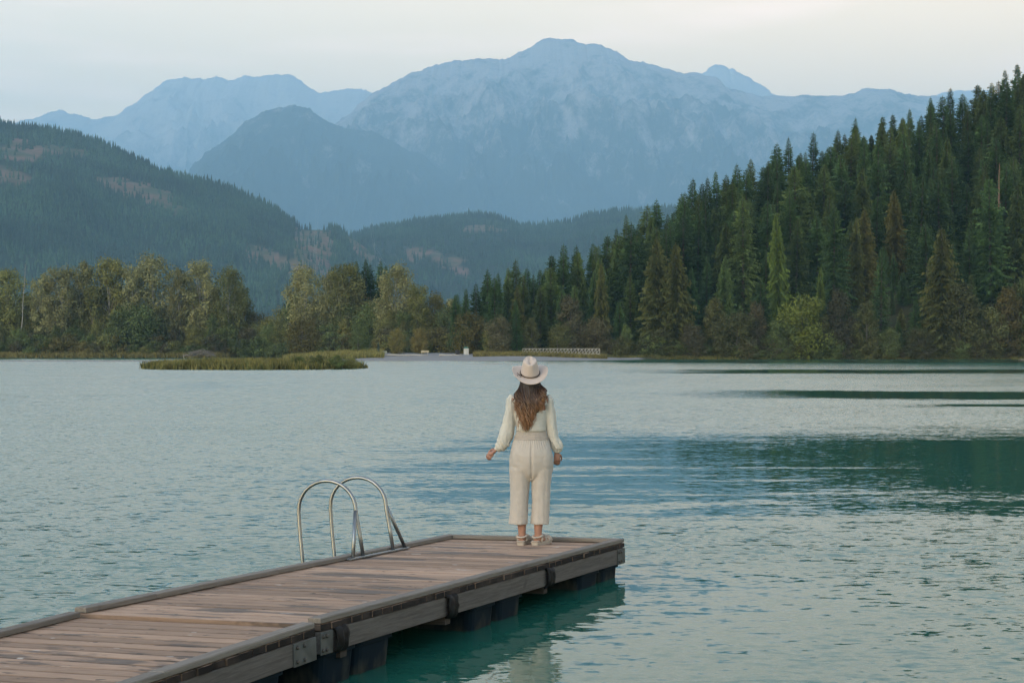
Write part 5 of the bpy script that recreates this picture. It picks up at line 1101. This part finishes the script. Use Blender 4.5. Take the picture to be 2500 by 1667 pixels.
for i in range(nz_):
    f = i / (nz_ - 1)
    for k in range(nt_):
        a = 2 * math.pi * k / nt_; pin = 1 - 0.10 * f * math.exp(-((abs(math.cos(a)) - 0.62) / 0.2) ** 2); ax_, ay_ = lerp(0.0885, 0.060, f ** 1.5) * pin, lerp(0.1065, 0.090, f ** 1.6) * pin
        cr_.v.append((ax_ * math.cos(a), ay_ * math.sin(a), 0.136 * f + 0.006 * f * math.sin(a)))
for i in range(nz_ - 1):
    for k in range(nt_): cr_.f.append((i * nt_ + k, i * nt_ + (k + 1) % nt_, (i + 1) * nt_ + (k + 1) % nt_, (i + 1) * nt_ + k))
for j in range(1, 7):
    f = 1 - j / 6.5
    for k in range(nt_):
        a = 2 * math.pi * k / nt_; x, y = 0.060 * f * math.cos(a), 0.090 * f * math.sin(a); cr_.v.append((x, y, 0.142 + 0.006 * math.sin(a) - 0.003 * f + crease(x, y)))
    for k in range(nt_):
        r0 = (nz_ + j - 2) * nt_; r1 = (nz_ + j - 1) * nt_; cr_.f.append((r0 + k, r0 + (k + 1) % nt_, r1 + (k + 1) % nt_, r1 + k))
cr_.f.append(tuple((nz_ + 5) * nt_ + k for k in range(nt_)))
cr_.build('crown', FELT, hat, True)
bd = MB(); bd.tube([(0.0915 * math.cos(6.2832 * k / 48), 0.1095 * math.sin(6.2832 * k / 48), 0.012) for k in range(49)], 0.0048, 8, False); bd.build('band', CORD, hat, True)
cd = MB(); cd.tube([(-0.083, -0.045, 0.014), (-0.104, -0.058, 0.018), (-0.128, -0.062, 0.045)], 0.0034, 6)
cd.tube([(-0.083, -0.045, 0.014), (-0.098, -0.075, 0.006), (-0.115, -0.078, 0.004), (-0.124, -0.070, 0.012), (-0.120, -0.062, 0.024)], 0.003, 6); cd.ball((-0.085, -0.047, 0.015), 0.007, 8, 6); cd.build('cord_knot', CORD, hat, True)

# ---- sandals
for i in (0, 1):
    sd = empty('sandal', (0, 0, 0)); sd.parent = person
    so = MB(); prof = [(-0.072, 0.026), (-0.06, 0.036), (-0.02, 0.037), (0.03, 0.036), (0.09, 0.042), (0.14, 0.046), (0.18, 0.042), (0.205, 0.032), (0.218, 0.016)]
    top, bot = [], []
    for sgn in (1, -1):
        for (y, w) in (prof if sgn == 1 else reversed(prof)):
            rk = 0.012 * sm(0.12, 0.22, y); top.append(foot_pt(i, sgn * w, y, 0.033 + rk)); bot.append(foot_pt(i, sgn * w * 0.93, y * 0.985, 0.001 + rk * 1.2))
    n = len(top); so.add(bot + [p - Vector((0, 0, 0.010)) for p in top] + top, [tuple(range(n)), tuple(reversed(range(2 * n, 3 * n)))] + [(r * n + k, r * n + n + k, r * n + n + (k + 1) % n, r * n + (k + 1) % n) for r in (0, 1) for k in range(n)])
    so.build('sole', SOLE, sd)
    def band(name, path, w, t=0.005):
        m = MB(); m.tube(path, [w] * len(path), 8, True, 0.32); return m.build(name, STRAP, sd, True)
    arc = lambda y, rx, h, z0=0.03, n_=11: [foot_pt(i, rx * math.cos(math.pi * k / (n_ - 1)), y, z0 + h * math.sin(math.pi * k / (n_ - 1))) for k in range(n_)]
    st = MB()
    for (y, rx, h, w) in ((0.165, 0.041, 0.042, 0.016), (0.128, 0.043, 0.050, 0.014), (0.085, 0.040, 0.062, 0.012)):
        st.tube(arc(y, rx, h), [w] * 11, 8, True, 0.35)
    st.build('toe_strap', STRAP, sd, True)
    m = MB(); m.tube([foot_pt(i, 0.043 * math.cos(a), -0.008 + 0.048 * math.sin(a), 0.088 + 0.012 * math.sin(a)) for a in [2 * math.pi * k / 20 for k in range(21)]], [0.014] * 21, 8, False, 0.4)
    m.build('ankle_strap', STRAP, sd, True)
    m = MB()
    for s_ in (-1, 1): m.tube([foot_pt(i, s_ * 0.038, 0.0, 0.032), foot_pt(i, s_ * 0.043, 0.005, 0.06), foot_pt(i, s_ * 0.043, 0.0, 0.09)], [0.010] * 3, 8, True, 0.4)
    m.tube([foot_pt(i, 0.034 * math.cos(math.pi + math.pi * k / 10), -0.035 + 0.036 * math.sin(math.pi + math.pi * k / 10), 0.040) for k in range(11)], [0.012] * 11, 8, True, 0.4)
    m.build('side_strap', STRAP, sd, True)

# ------------------------------------------------------------------ small things on the far shore
WHITEP = simple('white_paint', (0.44, 0.42, 0.37), (0.54, 0.52, 0.46), scale=3, rough=0.6); RAILP = simple('weathered_white_rail', (0.25, 0.24, 0.205), (0.33, 0.315, 0.27), scale=2); GREENP = simple('green_roof', (0.02, 0.09, 0.065), (0.03, 0.12, 0.085), rough=0.5)
TANW = simple('tan_timber', (0.34, 0.29, 0.20), (0.44, 0.38, 0.27), scale=2); BINB = simple('black_bin', (0.012, 0.012, 0.014), (0.03, 0.03, 0.033), rough=0.45)
CONC = simple('pale_concrete', (0.34, 0.32, 0.28), (0.44, 0.42, 0.37), scale=1.5)
def gz_(px, Y): x = (px - 1250) / FPX * Y; return x, ground_z(x, Y)
# footbridge: truss rails of square tube, deck, posts
x0, z0 = gz_(1276, 452); x1, z1 = gz_(1464, 452); bz = CAMZ + (HOR - 863.5) / FPX * 452; Lb = x1 - x0; hb = 1.30
fb = empty('footbridge', (x0, 452, bz), 0, 'white steel truss footbridge over the creek mouth, centre right', 'bridge')
MB().box((Lb / 2, 0, -0.12), (Lb, 1.7, 0.22)).build('deck', CONC, fb)
for y in (-0.85, 0.85):
    MB().box((Lb / 2, y, hb), (Lb, 0.13, 0.14)).build('top_chord', RAILP, fb); MB().box((Lb / 2, y, 0.06), (Lb, 0.13, 0.14)).build('bottom_chord', RAILP, fb)
    nb_ = 22
    for k in range(nb_ + 1):
        x = Lb * k / nb_; MB().box((x, y * 1.002, hb / 2 + 0.06), (0.09, 0.09, hb - 0.12)).build('post', RAILP, fb)
        if k < nb_: MB().tube([(x + 0.06, y * 1.003, 0.14), (x + Lb / nb_ - 0.02, y * 1.003, hb - 0.08)], 0.055, 4).build('diagonal', RAILP, fb)
for x in (0.4, Lb - 0.4): MB().box((x, 0, -0.75), (0.8, 2.0, 1.1), 0, 0.05).build('abutment', CONC, fb)
# kiosk
kx, kz = gz_(1138, 456); kz -= 0.03
ki = empty('kiosk', (kx, 456, kz), R_(8), 'small white kiosk with a green top by the golden maple', 'kiosk')
MB().box((0, 0, 0.85), (1.15, 1.1, 1.7), 0, 0.03).build('wall', WHITEP, ki); MB().rings([(0, 0, 1.71, 0.72, 0.70, 0.35), (0, 0, 1.80, 0.72, 0.70, 0.35), (0, 0, 2.12, 0.30, 0.28, 0.35)], 24).build('roof', GREENP, ki)
dr_ = MB().box((0.1, -0.565, 0.78), (0.62, 0.03, 1.45), 0, 0.005).build('door', simple('kiosk_door', (0.42, 0.41, 0.37)), ki); MB().tube([(0.32, -0.60, 0.7), (0.32, -0.60, 0.82)], 0.015, 6).build('handle', BINB, dr_)
# bin
bx_, bz_ = gz_(1117, 455); bi = empty('bear_proof_bin', (bx_, 455, bz_ - 0.02), 0.1, 'black bin beside the white kiosk', 'bin')
MB().rings([(0, 0, 0, 0.50, 0.40, 0.3), (0, 0, 1.0, 0.54, 0.44, 0.3)], 20).build('bin_body', BINB, bi); MB().rings([(0, 0, 1.0, 0.58, 0.47, 0.3), (0, 0, 1.08, 0.58, 0.47, 0.3), (0, 0, 1.22, 0.42, 0.32, 0.4)], 20).build('lid', BINB, bi)
for s_ in (-1, 1): MB().tube([(s_ * 0.42, -0.44, 0.12), (s_ * 0.42, -0.36, 0.12)], 0.12, 10).build('wheel', BINB, bi)
# benches and picnic table
def bench(px, py, Y, label, mat=TANW):
    x_, z_ = gz_(px, Y); o = empty('bench', (x_, Y, z_ - 0.02), 0.0, label, 'bench')
    for k in range(3): MB().box((0, -0.22 + 0.17 * k, 0.47), (2.0, 0.15, 0.05), 0, 0.008).build('seat_slat', mat, o)
    for k in range(3): MB().box((0, 0.26 + 0.03 * k, 0.62 + 0.17 * k), (2.0, 0.05, 0.15), 0, 0.008).build('back_slat', mat, o)
    for s_ in (-0.8, 0.8):
        MB().box((s_, -0.02, 0.215), (0.09, 0.44, 0.43)).build('leg', CONC, o); MB().box((s_, 0.34, 0.5), (0.08, 0.07, 1.0)).build('back_post', CONC, o)
bench(1037, 866, 458, 'pale timber bench on the beach, right of the two'); bench(935, 866.5, 456, 'grey timber bench on the beach, left of the two', simple('grey_timber', (0.22, 0.24, 0.20), (0.3, 0.32, 0.27)))
x_, z_ = gz_(980, 460); pt = empty('picnic_table', (x_, 460, z_ - 0.02), 0.3, 'dark picnic table between the two benches', 'table'); DKT = simple('dark_timber', (0.10, 0.085, 0.065), (0.15, 0.13, 0.10))
for k in range(4): MB().box((0, -0.3 + 0.2 * k, 0.74), (1.8, 0.18, 0.045)).build('top_board', DKT, pt)
for s_ in (-1, 1):
    MB().box((0, s_ * 0.68, 0.44), (1.8, 0.26, 0.045)).build('seat', DKT, pt)
    for q in (-0.6, 0.6): MB().tube([(q, s_ * 0.62, 0), (q, s_ * 0.2, 0.72)], 0.05, 4).build('leg', DKT, pt)
# low retaining logs on the beach
DRIFT = simple('driftwood', (0.26, 0.235, 0.20), (0.38, 0.35, 0.30), scale=3, stretch=(0.5, 3, 3))
for (pa, pb, py, Y, lab) in ((940, 1045, 868.5, 446, 'long pale driftwood log lying on the beach below the benches'), (1072, 1128, 868, 446, 'short pale driftwood log on the beach below the kiosk')):
    a, b = [Vector((x_, Y, z_ + 0.15)) for x_, z_ in (gz_(pa, Y), gz_(pb, Y))]; m = MB(); m.tube([a.lerp(b, k / 6) + Vector((0, 0, 0.06 * math.sin(k * 2))) for k in range(7)], [0.24 - 0.015 * k for k in range(7)], 8); tag(m.build('driftwood_log', DRIFT, None, True), lab, 'log')
# brush pile (old lodge) and a leaning stake by the island
lp = P(490, 869, 560); rdl = random.Random(3)
lg = empty('stick_pile', lp, 0, 'brown pile of dead branches on the left shore behind the island', 'stick pile')
STK = simple('dead_sticks', (0.09, 0.075, 0.06), (0.19, 0.165, 0.14), scale=2)
for k in range(90):
    a = rdl.uniform(-1.2, 1.2); L_ = rdl.uniform(1.5, 4.5); c = Vector((rdl.uniform(-4, 4), rdl.uniform(-2, 2), 0)); c.z = max(0.1, 1.9 * (1 - (c.x / 4.6) ** 2) * rdl.random()); d = Vector((math.cos(a), rdl.uniform(-.3, .3), math.sin(a) * 0.45)) * L_ / 2
    MB().tube([c - d, c + Vector((0, 0, 0.1)), c + d], [0.07, 0.06, 0.03], 4).build('stick', STK, lg)
sp_ = P(452, 878, 300); m = MB(); m.tube([(0, 0, -0.6), (-0.12, 0, 0.6), (-0.35, 0, 1.7)], [0.05, 0.045, 0.03], 6)
o = m.build('stake', DRIFT, None, True); o.location = (sp_.x, 300, 0); tag(o, 'thin pale stake leaning out of the water behind the island', 'stake')
# a bit of another dock at the right edge
dp = P(2512, 883.5, 400); od = empty('small_dock', (dp.x, 400, 0), 0, 'end of a distant low dock at the right edge of the lake', 'dock')
for k in range(6): MB().box((-1.6 + 1.0 * k, 0, 0.32), (0.96, 2.0, 0.08), 0, 0.01).build('plank', TANW, od)
MB().box((0.9, -1.0, 0.17), (6.0, 0.1, 0.2)).build('side_beam', DKT, od); MB().box((0.9, 1.0, 0.17), (6.0, 0.1, 0.2)).build('side_beam', DKT, od); MB().box((0.9, 0, -0.05), (5.6, 1.6, 0.3)).build('float', BINB, od)
# power line pylons on the cut hillside and their wires
PYL = simple('galvanised_lattice', (0.20, 0.21, 0.205), (0.26, 0.27, 0.26), rough=0.6, metal=0.2)
def hill_point(px, py):
    G = hillA.G[:hillA.nv].reshape(-1, 3); a, b = proj(G); k = int(np.argmin((a - px) ** 2 + (b - py) ** 2 * 2)); return Vector(G[k])
tips = []
for (px, py, h, lab) in ((772, 640, 42, 'left lattice pylon on the cut hillside behind the centre trees'), (808, 612, 30, 'middle lattice pylon on the cut hillside behind the centre trees'), (912, 622, 34, 'right lattice pylon on the cut hillside behind the centre trees')):
    b = hill_point(px, py); o = empty('power_pylon', b, 0.4, lab, 'pylon'); w = h * 0.10
    for sx in (-1, 1):
        for sy in (-1, 1): MB().tube([(sx * w, sy * w, -0.5), (sx * w * 0.4, sy * w * 0.4, h * 0.6), (sx * w * 0.12, sy * w * 0.12, h)], 0.16, 4).build('leg', PYL, o)
    br_ = MB()
    for k in range(6):
        za, zb = h * k / 7, h * (k + 1) / 7; wa, wb_ = lerp(w, w * .3, min(1, za / h / .7)), lerp(w, w * .3, min(1, zb / h / .7))
        for sy in (-1, 1): br_.tube([(-wa, sy * wa, za), (wb_, sy * wb_, zb)], 0.08, 4); br_.tube([(wa, sy * wa, za), (-wb_, sy * wb_, zb)], 0.08, 4)
    br_.build('lattice_brace', PYL, o)
    for zz, ww in ((0.72, 0.26), (0.86, 0.20)): MB().tube([(-h * ww, 0, h * zz), (h * ww, 0, h * zz)], 0.14, 4).build('cross_arm', PYL, o)
    tips.append((b, h))
WIRE = simple('bright_wire', (0.5, 0.5, 0.48), rough=0.4, metal=0.3)
for k, (s_, dx) in enumerate(((0, -3), (0, 3), (2, -3), (2, 3))):
    b, h = tips[s_]; a = b + Vector((dx, 0, h * 0.74)); e = Vector((a.x + 110 + 12 * k, a.y - 840, a.z - 150)); e2 = a + Vector((-52, 520, 140))
    for nm, q in (('front', e), ('back', e2)):
        pts = [a.lerp(q, t / 12) - Vector((0, 0, 18 * math.sin(math.pi * t / 12))) for t in range(13)]
        o = MB().tube(pts, 0.07, 4).build('power_line', WIRE); tag(o, 'thin power line strung from a pylon over the cut hillside', 'wire', 'power lines on the hillside')
